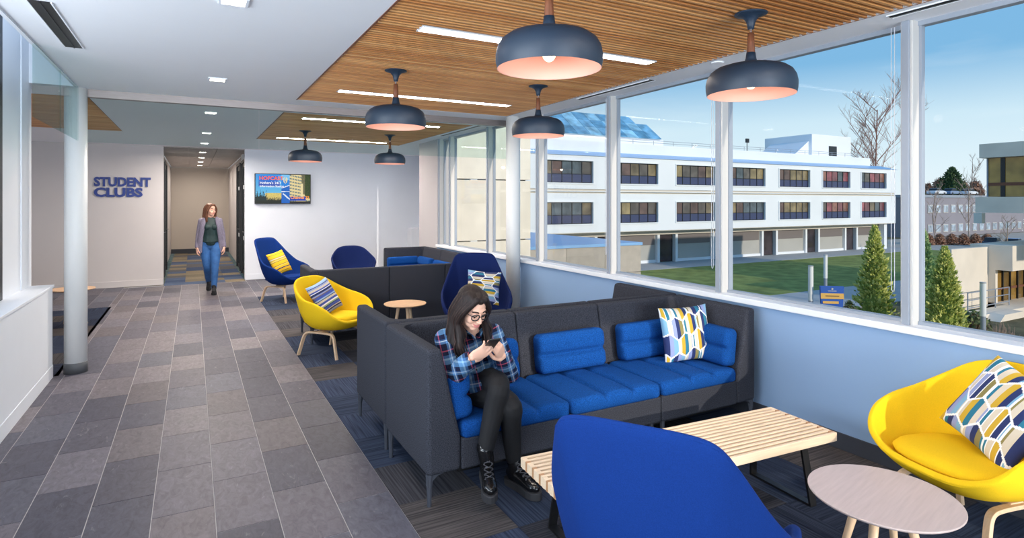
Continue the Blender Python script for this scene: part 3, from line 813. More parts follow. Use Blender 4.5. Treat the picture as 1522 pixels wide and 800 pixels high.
# ------------------------------------------------------------ lounge chairs
LOW = [(0, .36, 0, .375), (30, .35, .20, .388), (52, .305, .335, .455), (68, .215, .388, .545), (85, .08, .40, .60), (105, -.08, .39, .635), (130, -.235, .33, .71), (148, -.33, .25, .78), (163, -.372, .14, .815), (180, -.382, 0, .822)]
HIGH = [(0, .36, 0, .375), (30, .35, .20, .388), (52, .305, .335, .455), (68, .215, .388, .545), (85, .08, .405, .60), (105, -.09, .40, .65), (125, -.25, .342, .79), (140, -.365, .283, .935), (149, -.425, .25, 1.0), (158, -.448, .205, 1.034), (168, -.456, .11, 1.045), (180, -.46, 0, 1.046)]
def shell_mesh(rim, m, name):
    P = [Vector(p) for p in rim]
    full = [Vector((-p[0], p[1], -p[2], p[3])) if False else None for p in rim]
    xs = [p[0] for p in rim]
    def ev(a):
        s = 1 if a >= 0 else -1; a = abs(a)
        for i in range(len(rim) - 1):
            if rim[i][0] <= a <= rim[i + 1][0]:
                t = (a - rim[i][0]) / (rim[i + 1][0] - rim[i][0])
                def pt(j):
                    if j < 0: q = rim[1]; return Vector((q[1], -q[2], q[3]))
                    if j >= len(rim): q = rim[-2]; return Vector((q[1], -q[2], q[3]))
                    q = rim[j]; return Vector((q[1], q[2], q[3]))
                A, B, C, D = pt(i - 1), pt(i), pt(i + 1), pt(i + 2)
                v = .5 * ((2 * B) + (C - A) * t + (2 * A - 5 * B + 4 * C - D) * t * t + (3 * B - A - 3 * C + D) * t ** 3)
                return Vector((v.x, v.y * s, v.z))
    n, m_ = 56, 13; v = [(0.02, 0, .272)]; f = []
    angs = [-180 + 360 * k / n for k in range(n)]
    rimp = []
    for j in range(1, m_ + 1):
        t = j / m_
        for a in angs:
            r = ev(a); ar = math.atan2(r.y / .37, (r.x + .02) / .34)
            B = Vector((.02 + .10 * math.cos(ar), .10 * math.sin(ar), .272))
            C1 = Vector((.30 * math.cos(ar), .345 * math.sin(ar), .275)); hh = r.z - .3
            C2 = Vector((C1.x + (r.x - C1.x) * .35, C1.y * .6 + r.y * .4 if hh > .3 else C1.y * .3 + r.y * .72, .30 + hh * .38))
            if abs(a) > 100: C2.y = C1.y + (r.y - C1.y) * .22
            s = 1 - t
            p = B * s**3 + C1 * (3 * s * s * t) + C2 * (3 * s * t * t) + r * t**3
            v.append(tuple(p))
            if j == m_: rimp.append(p)
    for k in range(n): f.append((0, 1 + (k + 1) % n, 1 + k))
    for j in range(m_ - 1):
        for k in range(n):
            f.append((1 + j * n + k, 1 + j * n + (k + 1) % n, 1 + (j + 1) * n + (k + 1) % n, 1 + (j + 1) * n + k))
    me = bpy.data.meshes.new(name); me.from_pydata(v, [], f); me.materials.append(m); me.polygons.foreach_set('use_smooth', [True] * len(f))
    bm = bmesh.new(); bm.from_mesh(me); bmesh.ops.recalc_face_normals(bm, faces=bm.faces)
    up = sum(q.normal.z for q in bm.faces if q.calc_center_median().z < .29)
    if up > 0: bmesh.ops.reverse_faces(bm, faces=bm.faces)
    bm.to_mesh(me); bm.free()
    return me, rimp
SHELLS = {}
def lounge_chair(x, y, deg, high, col, label, grp):
    e = empty('lounge_chair', (x, y, 0), R(deg), label, 'chair', grp)
    key = (high, col)
    if key not in SHELLS: SHELLS[key] = shell_mesh(HIGH if high else LOW, M[col], 'shell')
    me, rimp = SHELLS[key]
    ob = link_mesh('shell', me, e)
    md = ob.modifiers.new('t', 'SOLIDIFY'); md.thickness = .034; md.offset = -1
    md = ob.modifiers.new('s', 'SUBSURF'); md.levels = 1; md.render_levels = 2
    # seam piping a little below the rim, on the outside
    pts = [p + Vector((-p.x * .03, -p.y * .03, -.010)) for p in rimp]; pts.append(pts[0])
    MB().add(tube(pts, .0035, 5, cap=False)).build('piping', M[col], e, smooth=True)
    # seat pad
    prof = MB(); n = 40; rings = [(.0, .06), (.5, .063), (.8, .058), (.93, .045), (1, .022), (.97, .0), (.9, -.012)]
    vv = []; ff = []
    for s, z in rings:
        for k in range(n):
            a = 2 * PI * k / n; ca, sa = math.cos(a), math.sin(a)
            vv.append((.025 + s * .30 * math.copysign(abs(ca) ** .75, ca), s * .285 * math.copysign(abs(sa) ** .75, sa), .365 + z + .02 * (s * ca)))
    for j in range(len(rings) - 1):
        for k in range(n): ff.append((j*n+k, j*n+(k+1) % n, (j+1)*n+(k+1) % n, (j+1)*n+k))
    ff.append(tuple(range((len(rings)-1)*n, len(rings)*n)))
    MB().add((vv, ff)).build('seat_pad', M[col], e, smooth=True)
    for sx in (1, -1):
        for sy in (1, -1):
            fx = .27 if sx > 0 else -.25
            p = catmull([(fx, sy * .255, 0), (fx * .9, sy * .243, .09), (fx * .78, sy * .228, .2), (fx * .66, sy * .218, .242), (fx * .45, sy * .21, .252), (0, sy * .205, .253)], 4)
            MB().add(strip(p, .036, .02, (0, 1, 0) if False else (sx * .2, sy, 0))).build('leg', M['oakleg'], e, bevel=.003)
    MB().box(-.04, .04, -.205, .205, .246, .268).build('leg_crossbar', M['oakleg'], e, bevel=.004)
    return e
lounge_chair(1.36, 6.62, -52, False, 'yellow', 'yellow low-back lounge chair with a striped cushion, at the carpet edge', 'felt lounge chairs')
lounge_chair(1.36, 10.5, -50, True, 'blue', 'bright blue high-back lounge chair with yellow cushion, by the far wall', 'felt lounge chairs')
lounge_chair(2.62, 10.95, -95, False, 'navy', 'navy low-back lounge chair under the far wall, behind the charcoal sofa back', 'felt lounge chairs')
lounge_chair(2.83, 6.02, -112, True, 'navy', 'navy high-back lounge chair beside the right round column, behind the seated woman', 'felt lounge chairs')
lounge_chair(3.40, 1.45, 166, False, 'yellow', 'yellow low-back lounge chair at the lower right beside the window wall', 'felt lounge chairs')
lounge_chair(1.44, 1.50, 33, True, 'blue', 'big blue high-back lounge chair seen from behind in the foreground', 'felt lounge chairs')
lounge_chair(-1.95, 9.2, 30, False, 'navy', 'navy lounge chair half hidden behind the left low wall', 'felt lounge chairs')

# ------------------------------------------------------------ scatter cushions
PAL = {k: lin(v) for k, v in dict(navy=(28, 44, 96), must=(196, 160, 44), teal=(32, 112, 140), cream=(206, 196, 178), lav=(140, 152, 196), olive=(132, 122, 72), white=(232, 234, 236), dk=(44, 42, 48), yel=(244, 192, 20), brn=(120, 92, 44), gold=(226, 196, 96), blue=(60, 84, 170), ltb=(150, 180, 214), grn=(150, 178, 130), sky=(120, 168, 200)).items()}
GEO = ['must', 'olive', 'cream', 'navy', 'teal', 'navy', 'lav', 'sky', 'cream', 'must', 'teal', 'cream', 'lav', 'navy', 'olive', 'teal', 'cream', 'must', 'navy', 'sky', 'cream']
def hexdist(x, y):
    """distance to the edge of a tall hexagon net, in cells"""
    best = []
    r0 = int(math.floor(y / .866))
    for j in range(r0 - 1, r0 + 3):
        o = .5 * (j % 2); i0 = int(math.floor(x - o))
        for i in range(i0 - 1, i0 + 3): best.append(((x - i - o) ** 2 + (y - j * .866) ** 2, i, j))
    best.sort(); return math.sqrt(best[1][0]) - math.sqrt(best[0][0]), best[0][1], best[0][2]
def geo(u, v):
    d, i, j = hexdist(u * 3.4 + .2, v * 2.6 + .13 * math.sin(7 * u))
    if d < .07: return PAL['white']
    k = (u + .07 * ((i * 7 + j * 5) % 3)) * 14
    if (k % 1) < .12 and (i + j) % 3 == 0: return PAL['white']
    return PAL[GEO[int(k + j * 3 + i * 2) % len(GEO)]]
def stripes_of(seq):
    tot = sum(w for w, c in seq); acc = []; s = 0
    for w_, c in seq: s += w_ / tot; acc.append((s, c))
    def f(u, v):
        for a, c in acc:
            if v <= a: return PAL[c]
        return PAL[acc[-1][1]]
    return f
blst = stripes_of([(3, 'lav'), (2, 'navy'), (1, 'cream'), (3, 'blue'), (1, 'navy'), (2, 'grn'), (1, 'white'), (3, 'blue'), (2, 'cream'), (1, 'navy'), (2, 'ltb'), (3, 'blue'), (1, 'brn'), (2, 'lav'), (2, 'navy'), (1, 'white'), (2, 'blue'), (2, 'cream'), (2, 'lav'), (1, 'navy'), (3, 'ltb')])
ylst = stripes_of([(3, 'yel'), (1, 'brn'), (4, 'yel'), (1, 'navy'), (3, 'yel'), (2, 'gold'), (1, 'brn'), (5, 'yel'), (1, 'brn'), (2, 'gold'), (2, 'must'), (1, 'cream'), (2, 'must'), (4, 'yel'), (1, 'brn'), (4, 'yel')])
def cushion(name, loc, mat3, s, t, fn, label, n=72):
    def half(sg):
        def pos(u, v):
            a, b = 2 * u - 1, 2 * v - 1
            k = (max(0, 1 - abs(a) ** 2.6) * max(0, 1 - abs(b) ** 2.6)) ** .5
            return (s / 2 * a * (1 - .07 * (1 - b * b)), s / 2 * b * (1 - .07 * (1 - a * a)), sg * t / 2 * k)
        return pos
    ob = colour_grid(name, n, n, half(1), fn, M['cloth_col'], None, half(-1))
    ob.matrix_world = Matrix.Translation(Vector(loc)) @ mat3.to_4x4()
    bm = bmesh.new(); bm.from_mesh(ob.data); bmesh.ops.remove_doubles(bm, verts=bm.verts, dist=1e-5); bm.to_mesh(ob.data); bm.free()
    ob['label'] = label; ob['category'] = 'cushion'; ob['group'] = 'patterned scatter cushions'
    return ob
def stand(face_deg, lean, roll=0):
    """upright cushion: face normal towards face_deg, leaning back, rolled in its plane"""
    return Matrix.Rotation(R(face_deg), 3, 'Z') @ Matrix.Rotation(R(90 - lean), 3, 'Y') @ Matrix.Rotation(R(90), 3, 'Z') @ Matrix.Rotation(R(roll), 3, 'Z')
cushion('scatter_cushion', (3.335, 3.31, .645), stand(-103, 12, 2), .42, .14, geo, 'square cushion with stripes and white hexagon lines on the corner sofa')
cushion('scatter_cushion', (3.47, 1.36, .63), stand(160, 30, -18), .44, .15, geo, 'geometric cushion of teal, navy and mustard on the right yellow chair', 84)
cushion('scatter_cushion', (2.86, 5.90, .70), stand(-112, 20, 84), .38, .13, geo, 'geometric cushion of mustard, navy and cream on the navy high-back chair', 56)
cushion('scatter_cushion', (1.29, 6.70, .60), stand(-52, 28, 14), .38, .12, blst, 'blue and lilac striped cushion on the middle yellow chair', 48)
cushion('scatter_cushion', (1.29, 10.57, .63), stand(-50, 26, 10), .40, .13, ylst, 'yellow cushion with thin brown stripes on the bright blue chair', 48)

# ------------------------------------------------------------ round tables
def round_table(x, y, rad, h, legs, m, label, a0=20):
    e = empty('round_table', (x, y, 0), R(a0), label, 'side table', 'round three or four legged side tables')
    MB().add(lathe([(rad - .03, h - .02), (rad - .006, h - .012), (rad, h - .006), (rad, h - .002), (rad - .002, h)], 56)).build('tabletop', m, e)
    for k in range(legs):
        a = 2 * PI * k / legs; c, s = math.cos(a), math.sin(a)
        MB().add(tube([(c * rad * .62, s * rad * .62, 0), (c * rad * .30, s * rad * .30, h - .018)], [(.013, .013), (.021, .021)], 10)).build('leg', M['oakleg'], e, smooth=True)
    MB().add(lathe([(rad * .42, h - .034), (rad * .42, h - .018)], 24)).build('leg_plate', M['oakleg'], e)
round_table(2.63, 1.455, .292, .39, 4, M['paletop'], 'round pale-topped wooden table at lower right in front of the yellow chair', 12)
round_table(2.19, 6.62, .245, .47, 3, M['oak'], 'small round oak table between the middle yellow chair and navy chair', 30)
round_table(2.16, 9.25, .245, .47, 3, M['oak'], 'round oak table whose edge shows above the middle charcoal sofa back', 10)
round_table(-1.42, 9.75, .26, .49, 3, M['oak'], 'round oak table beside the left column, above the half-hidden navy chair', 10)

# ------------------------------------------------------------ slatted bench
e = empty('slatted_bench', (2.29, 2.265, 0), R(-4), 'long slatted pale wood bench on black metal legs in front of the sofa', 'bench')
BL, BW, BT = 1.73, .45, .38
sl = MB().box(-BL/2, BL/2, -.0095, .0095, BT - .048, BT).mesh('slat', M['maple'])
NS = 13
for k in range(NS):
    link_mesh('slat', sl, e, (0, -BW/2 + .0095 + k * (BW - .019) / (NS - 1), 0)).modifiers.new('bevel', 'BEVEL').width = .002
for x, dz in ((-BL/2 + .012, 0), (BL/2 - .012, 0)):
    for k in range(NS - 1):
        y = -BW/2 + .0095 + (k + .5) * (BW - .019) / (NS - 1)
        MB().box(x - .012, x + .012, y - .0085, y + .0085, BT - .048, BT - .001).build('end_block', M['mapledark'] if k % 2 == 0 else M['maple'], e)
for x in (-.02, ):
    MB().box(x - .022, x + .022, -BW/2 - .0008, BW/2 + .0008, BT - .04, BT - .012).build('cross_tenon', M['mapledark'], e)
    MB().box(x - .024, x + .024, -BW/2 + .01, BW/2 - .01, BT - .014, BT - .004).build('cross_bar', M['white'], e)
for s in (-1, 1):
    x = s * (BL/2 - .2); lg = MB()
    p = [(x, -.17, BT - .055), (x + s * .03, -.205, .006), (x + s * .03, .205, .006), (x, .17, BT - .055)]
    lg.add(strip([p[0], p[1]], .045, .013, (1, 0, 0))); lg.add(strip([p[2], p[3]], .045, .013, (1, 0, 0)))
    lg.box(x + s * .03 - .0225, x + s * .03 + .0225, -.211, .211, 0, .012); lg.box(x - .0225, x + .0225, -.175, .175, BT - .062, BT - .049)
    lg.build('leg', M['black'], e)
# ------------------------------------------------------------ outside: ground
def at(u, d):
    """plan position that lies u pixels across the photograph at depth d (survey of the grounds)"""
    k = (u - 761) / F_PX; a = math.atan2(475, F_PX)
    return (d * (math.sin(a) + k * math.cos(a)), d * (math.cos(a) - k * math.sin(a)))
G = -5.2
grassm = mat('lawn_grass', (136, 146, 84), .95, nscale=.9, namp=.28, bump=.6, bscale=60, spec=.1)
pathm = mat('path_concrete', (178, 178, 178), .85, nscale=1.5, namp=.06)
soilm = mat('planting_bed', (104, 96, 66), .95, nscale=1.2, namp=.4)
roadm = mat('road_asphalt', (190, 178, 164), .9, nscale=.6, namp=.08)
wall('ground', -60, 700, -60, 700, G - .6, G - .02, soilm)
wall('ground_lawn', 18, 92, 28.4, 44.6, G - .02, G + .03, grassm)
wall('path', 10, 92, 44.6, 52, G - .02, G + .05, pathm)
wall('path_front', 18, 60, 22.5, 28.4, G - .02, G + .02, pathm)
wall('road', 92, 170, 20, 60, G - .02, G + .03, roadm)

# ------------------------------------------------------------ white institute building across the lawn
wht = mat('building_white', (234, 238, 243), .7, nscale=.3, namp=.03)
beige = mat('soffit_beige', (206, 198, 186), .8)
gry = mat('panel_grey', (178, 176, 170), .8, nscale=.5, namp=.06)
span = mat('spandrel_navy', (62, 70, 104), .35)
skyroofm = mat('sky_tinted_roof', (142, 188, 232), .35, nscale=.4, namp=.05)  # blue of the reflected sky is put into the roof colour
YF = 48.0; XR = 90.0; XLB = 10.0
b1 = empty('institute_building', (50, YF, G), 0, 'long white building with two rows of dark windows across the lawn', 'building')
o = b1.location
def pc(n, x0, x1, y0, y1, z0, z1, m, par=b1, org=None, bevel=0): return MB().box(x0, x1, y0, y1, z0, z1).build(n, m, par, origin=org if org is not None else o, bevel=bevel)
# facade built as bands and piers around real openings
ROWS = ((3.54, 5.74), (-.56, 1.61)); W0 = [20.9 + 8.66 * k for k in range(8)]; W0 = [12.3] + W0
zz = [-1.43, -.56, 1.61, 3.54, 5.74, 6.25]
for a, b in ((-1.43, -.56), (1.61, 2.5), (2.95, 3.54), (5.74, 6.35)): pc('facade_band', XLB, XR, YF, YF + .5, a, b, wht)
pc('facade_joint', XLB, XR, YF + .15, YF + .5, 2.5, 2.95, beige); pc('string_course', XLB, XR, YF - .12, YF + .2, 2.66, 2.74, wht)
for lo, hi in ROWS:
    xs = [XLB] + [q for x in W0 for q in (x, x + 6.0)] + [XR]
    for k in range(0, len(xs), 2):
        if xs[k + 1] > xs[k]: pc('facade_pier', xs[k], xs[k + 1], YF, YF + .5, lo, hi, wht)
pc('facade_core', XLB, XR, YF + 1.2, YF + 14, -1.43, 6.4, wht)
TANS = [(140, 124, 92), (120, 108, 86), (96, 90, 84), (150, 134, 98), (104, 84, 78), (88, 100, 108)]  # brown-yellow reflection in the glass, put into the pane colour
REDS = [(150, 84, 92), (128, 80, 86), (140, 98, 86)]
pme = MB().box(-.555, .555, -.02, .02, 0, 1.24).mesh('pane', M['pane']); sme = MB().box(-.555, .555, -.03, .03, 0, .8).mesh('spandrel', span)
for r, (lo, hi) in enumerate(ROWS):
    for k, x in enumerate(W0):
        fr = MB(); y0, y1 = YF + .18, YF + .3
        fr.box(x, x + .08, y0, y1, lo, hi).box(x + 5.92, x + 6, y0, y1, lo, hi).box(x, x + 6, y0, y1, hi - .07, hi).box(x, x + 6, y0, y1, lo, lo + .06).box(x, x + 6, y0, y1, lo + .86, lo + .92)
        for q in range(1, 5): fr.box(x + 1.2 * q - .035, x + 1.2 * q + .035, y0, y1, lo, hi)
        wn = empty('window', (x + 3 - o.x, 0, lo - o.z), parent=b1)
        fr.build('window_frame', M['dark'], wn, origin=(x + 3, YF, lo))
        sr = MB().box(x - .12, x, YF - .1, YF, lo - .1, hi + .1).box(x + 6, x + 6.12, YF - .1, YF, lo - .1, hi + .1).box(x, x + 6, YF - .1, YF, lo - .12, lo).box(x, x + 6, YF - .1, YF, hi, hi + .1)
        sr.build('surround', wht, wn, origin=(x + 3, YF, lo))
        for q in range(5):
            p = link_mesh('pane', pme, wn, (-2.4 + 1.2 * q, .25, .92)); p.color = lin(random.choice(REDS if (k > 6 and random.random() < .8) else TANS))
            link_mesh('spandrel', sme, wn, (-2.4 + 1.2 * q, .25, .07))
# eaves: sloped ledge with sky blue put into its colour, set-back parapet
MB().add(prism([(YF - .15, 6.3), (YF + 2.2, 6.95), (YF + 2.2, 6.3)], 'x', XLB, XR + .3)).build('eaves_ledge', skyroofm, b1, origin=o)
pc('parapet', XLB, XR - 2.5, YF + 2.2, YF + 13, 6.35, 8.05, wht)
rl = MB()
for z in (8.35, 8.6): rl.add(tube([(40, YF + 2.6, z), (XR - 3, YF + 2.6, z)], .025, 5))
for x in range(40, int(XR - 3), 3): rl.add(tube([(x, YF + 2.6, 8.0), (x, YF + 2.6, 8.6)], .025, 5))
rl.build('roof_railing', M['framegrey'], b1, origin=o)
rl = MB().add(tube([(62, YF + 3, 8), (62, YF + 3, 9.5)], .05, 6)).box(61.8, 62.3, YF + 2.9, YF + 3.1, 9.2, 9.7)
rl.build('roof_camera', M['dark'], b1, origin=o)
# ground floor recessed under the overhang
pc('soffit', XLB, XR, YF, YF + 3, -1.5, -1.43, beige)
pc('beam', XLB, XR - 1, YF + 1.4, YF + 3, -2.0, -1.5, beige)
YG = YF + 1.6
x = 14.0; k = 0
while x < XR - 6:
    pc('grey_wall_panel', x, x + 5.6, YG + .25, YG + .5, G, -2.0, gry); pc('louvre', x + .2, x + 5.4, YG + .18, YG + .25, -3.15, -2.05, mat('louvre_%d' % k, (120, 112, 110), .7) if k == 0 else bpy.data.materials['louvre_0'])
    pc('panel_sill', x, x + 5.6, YG + .1, YG + .5, G, G + .35, wht)
    pc('column_fin', x - .35, x, YG - .1, YG + .5, G, -2.0, wht); pc('column_fin', x + 5.6, x + 5.95, YG - .1, YG + .5, G, -2.0, wht)
    pc('door_recess', x + 5.95, x + 8.31, YG + .4, YG + .6, G, -2.0, M['dark'])
    d = pc('door', x + 6.2, x + 8.05, YG + .3, YG + .36, G + .1, -2.1, M['pane']); d.color = lin((70, 62, 66))
    x += 8.66; k += 1
pc('end_column', XR - 2, XR - 1.3, YF + .5, YF + 1.2, G, -1.43, wht)
pc('plant_room', 79.5, 89, YF + 6, YF + 14, 7.9, 11.6, wht); pc('plant_room_window', 83.5, 85.4, YF + 5.95, YF + 6.1, 8.5, 10.0, M['dark'])
MB().add(prism([(79.5, 8.0), (75.5, 8.0), (79.5, 10.6)], 'y', YF + 6.5, YF + 13)).build('plant_ramp', wht, b1, origin=o)
# glazed rooflight: panes in a frame
rf = empty('rooflight', (0, 0, 0), parent=b1); rf.location = (34 - o.x, 5.0, 7.0 - o.z)
gme = {}
for i in range(14):
    for j in range(3):
        x0 = -9.0 + i * 1.75; 
        if j == 0: a, b, c, d = (x0, 0, 2.2), (x0 + 1.7, 0, 2.2), (x0 + 1.7, 1.3, 3.2), (x0, 1.3, 3.2)
        else: a, b, c, d = (x0, 1.35*j, 2.2 + 1.03*j), (x0 + 1.7, 1.35*j, 2.2 + 1.03*j), (x0 + 1.7, 1.35*j + 1.3, 3.2 + 1.03*j), (x0, 1.35*j + 1.3, 3.2 + 1.03*j)
        sh = (j * 1.25) if i > 10 else 0
        if i == 13 and j == 2: continue
        v = [a, b, c, d] + [(p[0], p[1] + .04, p[2] - .06) for p in (a, b, c, d)]
        g = MB().add((v, [(0, 1, 2, 3), (7, 6, 5, 4), (0, 4, 5, 1), (1, 5, 6, 2), (2, 6, 7, 3), (3, 7, 4, 0)])).build('pane', M['pane'], rf); g.color = lin(random.choice([(120, 178, 214), (150, 204, 232), (100, 160, 196)]))
MB().box(-9.4, 16, .3, 5, 0, 2.15).build('rooflight_kerb', wht, rf)

# ------------------------------------------------------------ low flat-roofed block and our own clad wing
clad = [(188, 178, 164), (180, 171, 158), (194, 184, 170)]
lowb = empty('low_block', (14, 25.2, G), 0, 'low flat-roofed block of beige panels with sky light coloured into its roof, behind the sill', 'building')
o2 = lowb.location
MB().box(4, 21.95, 25.35, 46, G, -.75).build('wall', M['dark'], lowb, origin=o2)
MB().box(4, 22.06, 25.15, 46, -.75, -.6).build('roof', skyroofm, lowb, origin=o2)
def cladding(par, org, x0, x1, y, z0, z1, nx, nz, th=.1):
    dx, dz = (x1 - x0) / nx, (z1 - z0) / nz
    me = MB().box(0, dx - .02, 0, th, 0, dz - .025).mesh('cladding_panel', M['panel'])
    for i in range(nx):
        for j in range(nz):
            p = link_mesh('cladding_panel', me, par, (x0 + i * dx + .01 - org[0], y - org[1], z0 + j * dz + .012 - org[2])); p.color = lin(random.choice(clad))
cladding(lowb, o2, 7, 22, 25.22, G, -.75, 6, 3)
side = MB().box(0, .1, 0, 2.9, 0, 1.43).mesh('cladding_panel', M['panel'])
for i in range(6):
    for j in range(3):
        p = link_mesh('cladding_panel', side, lowb, (21.95 - o2.x, .1 + 3 * i, .02 + 1.48 * j)); p.color = lin(random.choice(clad))
wing = struct(empty('wall_wing_outside', (5, 10.7, G)))
o3 = wing.location
MB().box(4.06, 6.2, 10.755, 10.8, G, 6).box(5.08, 6.2, 10.8, 25, G, 6).build('core', M['dark'], wing, origin=o3)
wc = [(232, 222, 204), (228, 218, 200), (234, 225, 208)]
clad = wc
cladding(wing, o3, 4.05, 6.28, 10.66, -.37, 5.83, 1, 5)
me = MB().box(0, .08, 0, 1.47, 0, 1.215).mesh('cladding_panel', M['panel'])
for i in range(2):
    for j in range(5):
        p = link_mesh('cladding_panel', me, wing, (6.2 - o3.x, .1 + 1.5 * i, 4.842 + j * 1.24)); p.color = lin(random.choice(wc))

# ------------------------------------------------------------ near concrete building at the right
conc = mat('board_concrete', (236, 224, 208), .85, nscale=.8, namp=.06)
b2 = empty('concrete_building', (47, 18, G), 0, 'pale concrete building at the right edge with amber-tinted upper glazing', 'building')
o4 = b2.location
q = lambda n, *a: pc(n, *a, par=b2, org=o4)
q('parapet_band', 47.3, 62, 6, 19.8, 4.65, 5.6, conc); q('floor_band', 47.0, 62, 6, 19.9, .92, 1.98, conc); q('roof_dome', 52, 60, 8, 17, 5.6, 6.3, wht)
q('upper_core', 50.5, 62, 6, 18.6, 1.98, 4.65, M['dark'])
for k in range(5):
    y = 19.5 - k * 2.6
    p = q('pane', 47.75, 47.8, y - 2.5, y, 2.0, 4.62, M['pane']); p.color = lin([(190, 150, 72), (206, 164, 82), (180, 138, 66)][k % 3])  # amber panes, brightened in colour to paint in their reflection
    q('mullion', 47.66, 47.8, y - .06, y + .02, 2.0, 4.62, M['framegrey']); q('mullion', 47.7, 47.78, y - 1.0, y - .75, 2.0, 4.62, M['dark'])
q('transom', 47.69, 47.82, 7, 19.5, 2.75, 2.95, M['walnut'])
for k in range(4):
    p = q('end_pane', 48 + k * 1.6, 49.5 + k * 1.6, 19.55, 19.6, 2.0, 4.62, M['pane']); p.color = lin((150, 116, 52))
# lower block: plain wall, projecting fascia over a window
q('lower_wall', 41, 46.5, 18.6, 18.9, G, -1.28, conc); q('lower_fascia', 45.6, 60, 17.3, 19.6, -2.75, -1.15, conc); q('lower_jamb', 45.6, 45.9, 18.2, 18.7, G, -2.75, conc)
q('lower_sill', 45.6, 60, 17.6, 18.8, G, -5.0 + .1, conc)
for k in range(4):
    x = 45.95 + k * 1.05
    p = q('lower_pane', x, x + .97, 18.4, 18.45, -4.9, -2.75, M['pane']); p.color = lin([(158, 124, 64), (120, 96, 56)][k % 2])
    q('lower_mullion', x + .97, x + 1.05, 18.3, 18.5, -4.9, -2.75, M['dark'])
q('lower_transom', 45.9, 50.2, 18.34, 18.46, -4.15, -4.0, M['walnut'])
rl = MB()
for z in (-3.75, -4.2, -4.65): rl.add(tube([(40.2, 17.4, z), (45.4, 17.4, z)], .03, 5))
for x in (40.2, 41.9, 43.6, 45.4): rl.add(tube([(x, 17.4, G), (x, 17.4, -3.75)], .035, 5))
rl.build('terrace_railing', M['framegrey'], b2, origin=o4)
q('terrace_wall', 40, 48, 16.6, 17.6, G, -4.9, conc)
MB().add(prism([(40.3, -5.3), (41.0, -4.85), (43.4, -4.85), (44.4, -5.3)], 'y', 15.9, 16.6)).build('stair_ramp', conc, b2, origin=o4)
lan = MB().box(49.6, 50.1, 20.6, 21.1, .1, .85).build('hanging_lantern', mat('lantern_glass', (222, 226, 220), .4), b2, origin=o4)

# ------------------------------------------------------------ far blocks, cars, hedge
def far_block(x, y, wx, wy, z1, rgb, label, cols, rows, wcol):
    b = empty('campus_block', (x, y, G), 0, label, 'building')
    MB().box(-wx/2, wx/2, 0, wy, 0, z1 - G).build('wall', mat('far_wall_%d' % x, rgb, .85, nscale=.2, namp=.05), b)
    MB().box(-wx/2 - .2, wx/2 + .2, -.2, wy, z1 - G, z1 - G + .5).build('roof_edge', M['framegrey'], b)
    for r in range(rows):
        for c in range(cols):
            xx = -wx/2 + (c + .5) * wx / cols; z = .8 + r * (z1 - G) / rows
            f = MB().box(xx - .9, xx + .9, -.1, .05, z, z + 1.6).build('window', M['frame'], b)
            p = MB().box(xx - .75, xx + .75, -.16, -.1, z + .15, z + 1.45).build('pane', M['pane'], f); p.color = lin(wcol)
    return b
far_block(148, 61, 58, 12, 2.5, (146, 142, 150), 'low grey-brown block with white windows beyond the road', 20, 2, (186, 200, 214))
x_, y_ = at(1452, 205)
far_block(round(x_), round(y_), 9, 8, 6.4, (156, 152, 158), 'small grey block rising above the far car deck', 2, 3, (150, 170, 190))
def car(x, y, z, rz, rgb, label, s=1):
    e = empty('parked_car', (x, y, z), rz, label, 'car', 'parked cars')
    pm = mat('car_paint_%d' % int(x * 7 + y), rgb, .25)
    body = [(-2.2, .35), (-2.2, .8), (-2.0, .95), (-1.2, 1.0), (1.0, .98), (2.0, .85), (2.25, .7), (2.25, .35)]
    MB().add(prism(body, 'y', -.88, .88)).build('body', pm, e, bevel=.08)
    cab = [(-1.75, .96), (-1.2, 1.45), (.3, 1.48), (1.05, .98)]
    MB().add(prism(cab, 'y', -.76, .76)).build('cabin', M['dark'], e, bevel=.06)
    MB().box(-1.15, .28, -.7, .7, 1.45, 1.5).build('roof', pm, e, bevel=.02)
    for a in (-1.4, 1.4):
        for b in (-.8, .8):
            MB().add(tube([(a, b - .1, .33), (a, b + .1, .33)], .33, 14)).build('wheel', M['black'], e)
car(*at(1476, 88), G, R(10), (40, 46, 64), 'dark blue car parked beyond the hedge at the right')
car(*at(1507, 86), G, R(10), (120, 150, 190), 'light blue car parked beyond the hedge, nearest the concrete building')
for k, (u, c) in enumerate(((1392, (220, 224, 230)), (1414, (120, 140, 170)), (1440, (226, 228, 232)))):
    p = at(u, 100); s_ = 65.0 / p[1]
    car(p[0] * s_, 65.0, 3.0, 0, c, ['white car on the far roof deck, leftmost of the three', 'blue-grey car on the far roof deck, middle of the three', 'white car on the far roof deck, rightmost of the three'][k])

# ------------------------------------------------------------ planting
def twig_mesh(name, m, h, spread, n, seed, levels=3, trunk=.12, up=.75):
    rnd = random.Random(seed); mb = MB()
    def grow(p, d, L, r, lv):
        q = p + d * L
        mid = p + d * L * .5 + Vector((rnd.uniform(-1, 1), rnd.uniform(-1, 1), 0)) * L * .04
        mb.add(tube([p, mid, q], [r, r * .8, r * .55], 4 if lv else 6, cap=False))
        if lv >= levels: return
        for k in range(n if lv else n * 2):
            t = rnd.uniform(.25, 1) if lv else .2 + .8 * (k + rnd.random()) / (n * 2)
            a = rnd.uniform(0, 2 * PI); o_ = Vector((math.cos(a), math.sin(a), rnd.uniform(.3, .9) * up * 2)).normalized()
            grow(p + (q - p) * t, (o_ * spread + d * (1 - spread)).normalized(), L * rnd.uniform(.3, .5) * (1.15 - .55 * t if lv == 0 else 1), r * .45, lv + 1)
    grow(Vector((0, 0, 0)), Vector((0, 0, 1)), h, trunk, 0)
    return mb.mesh(name, m)
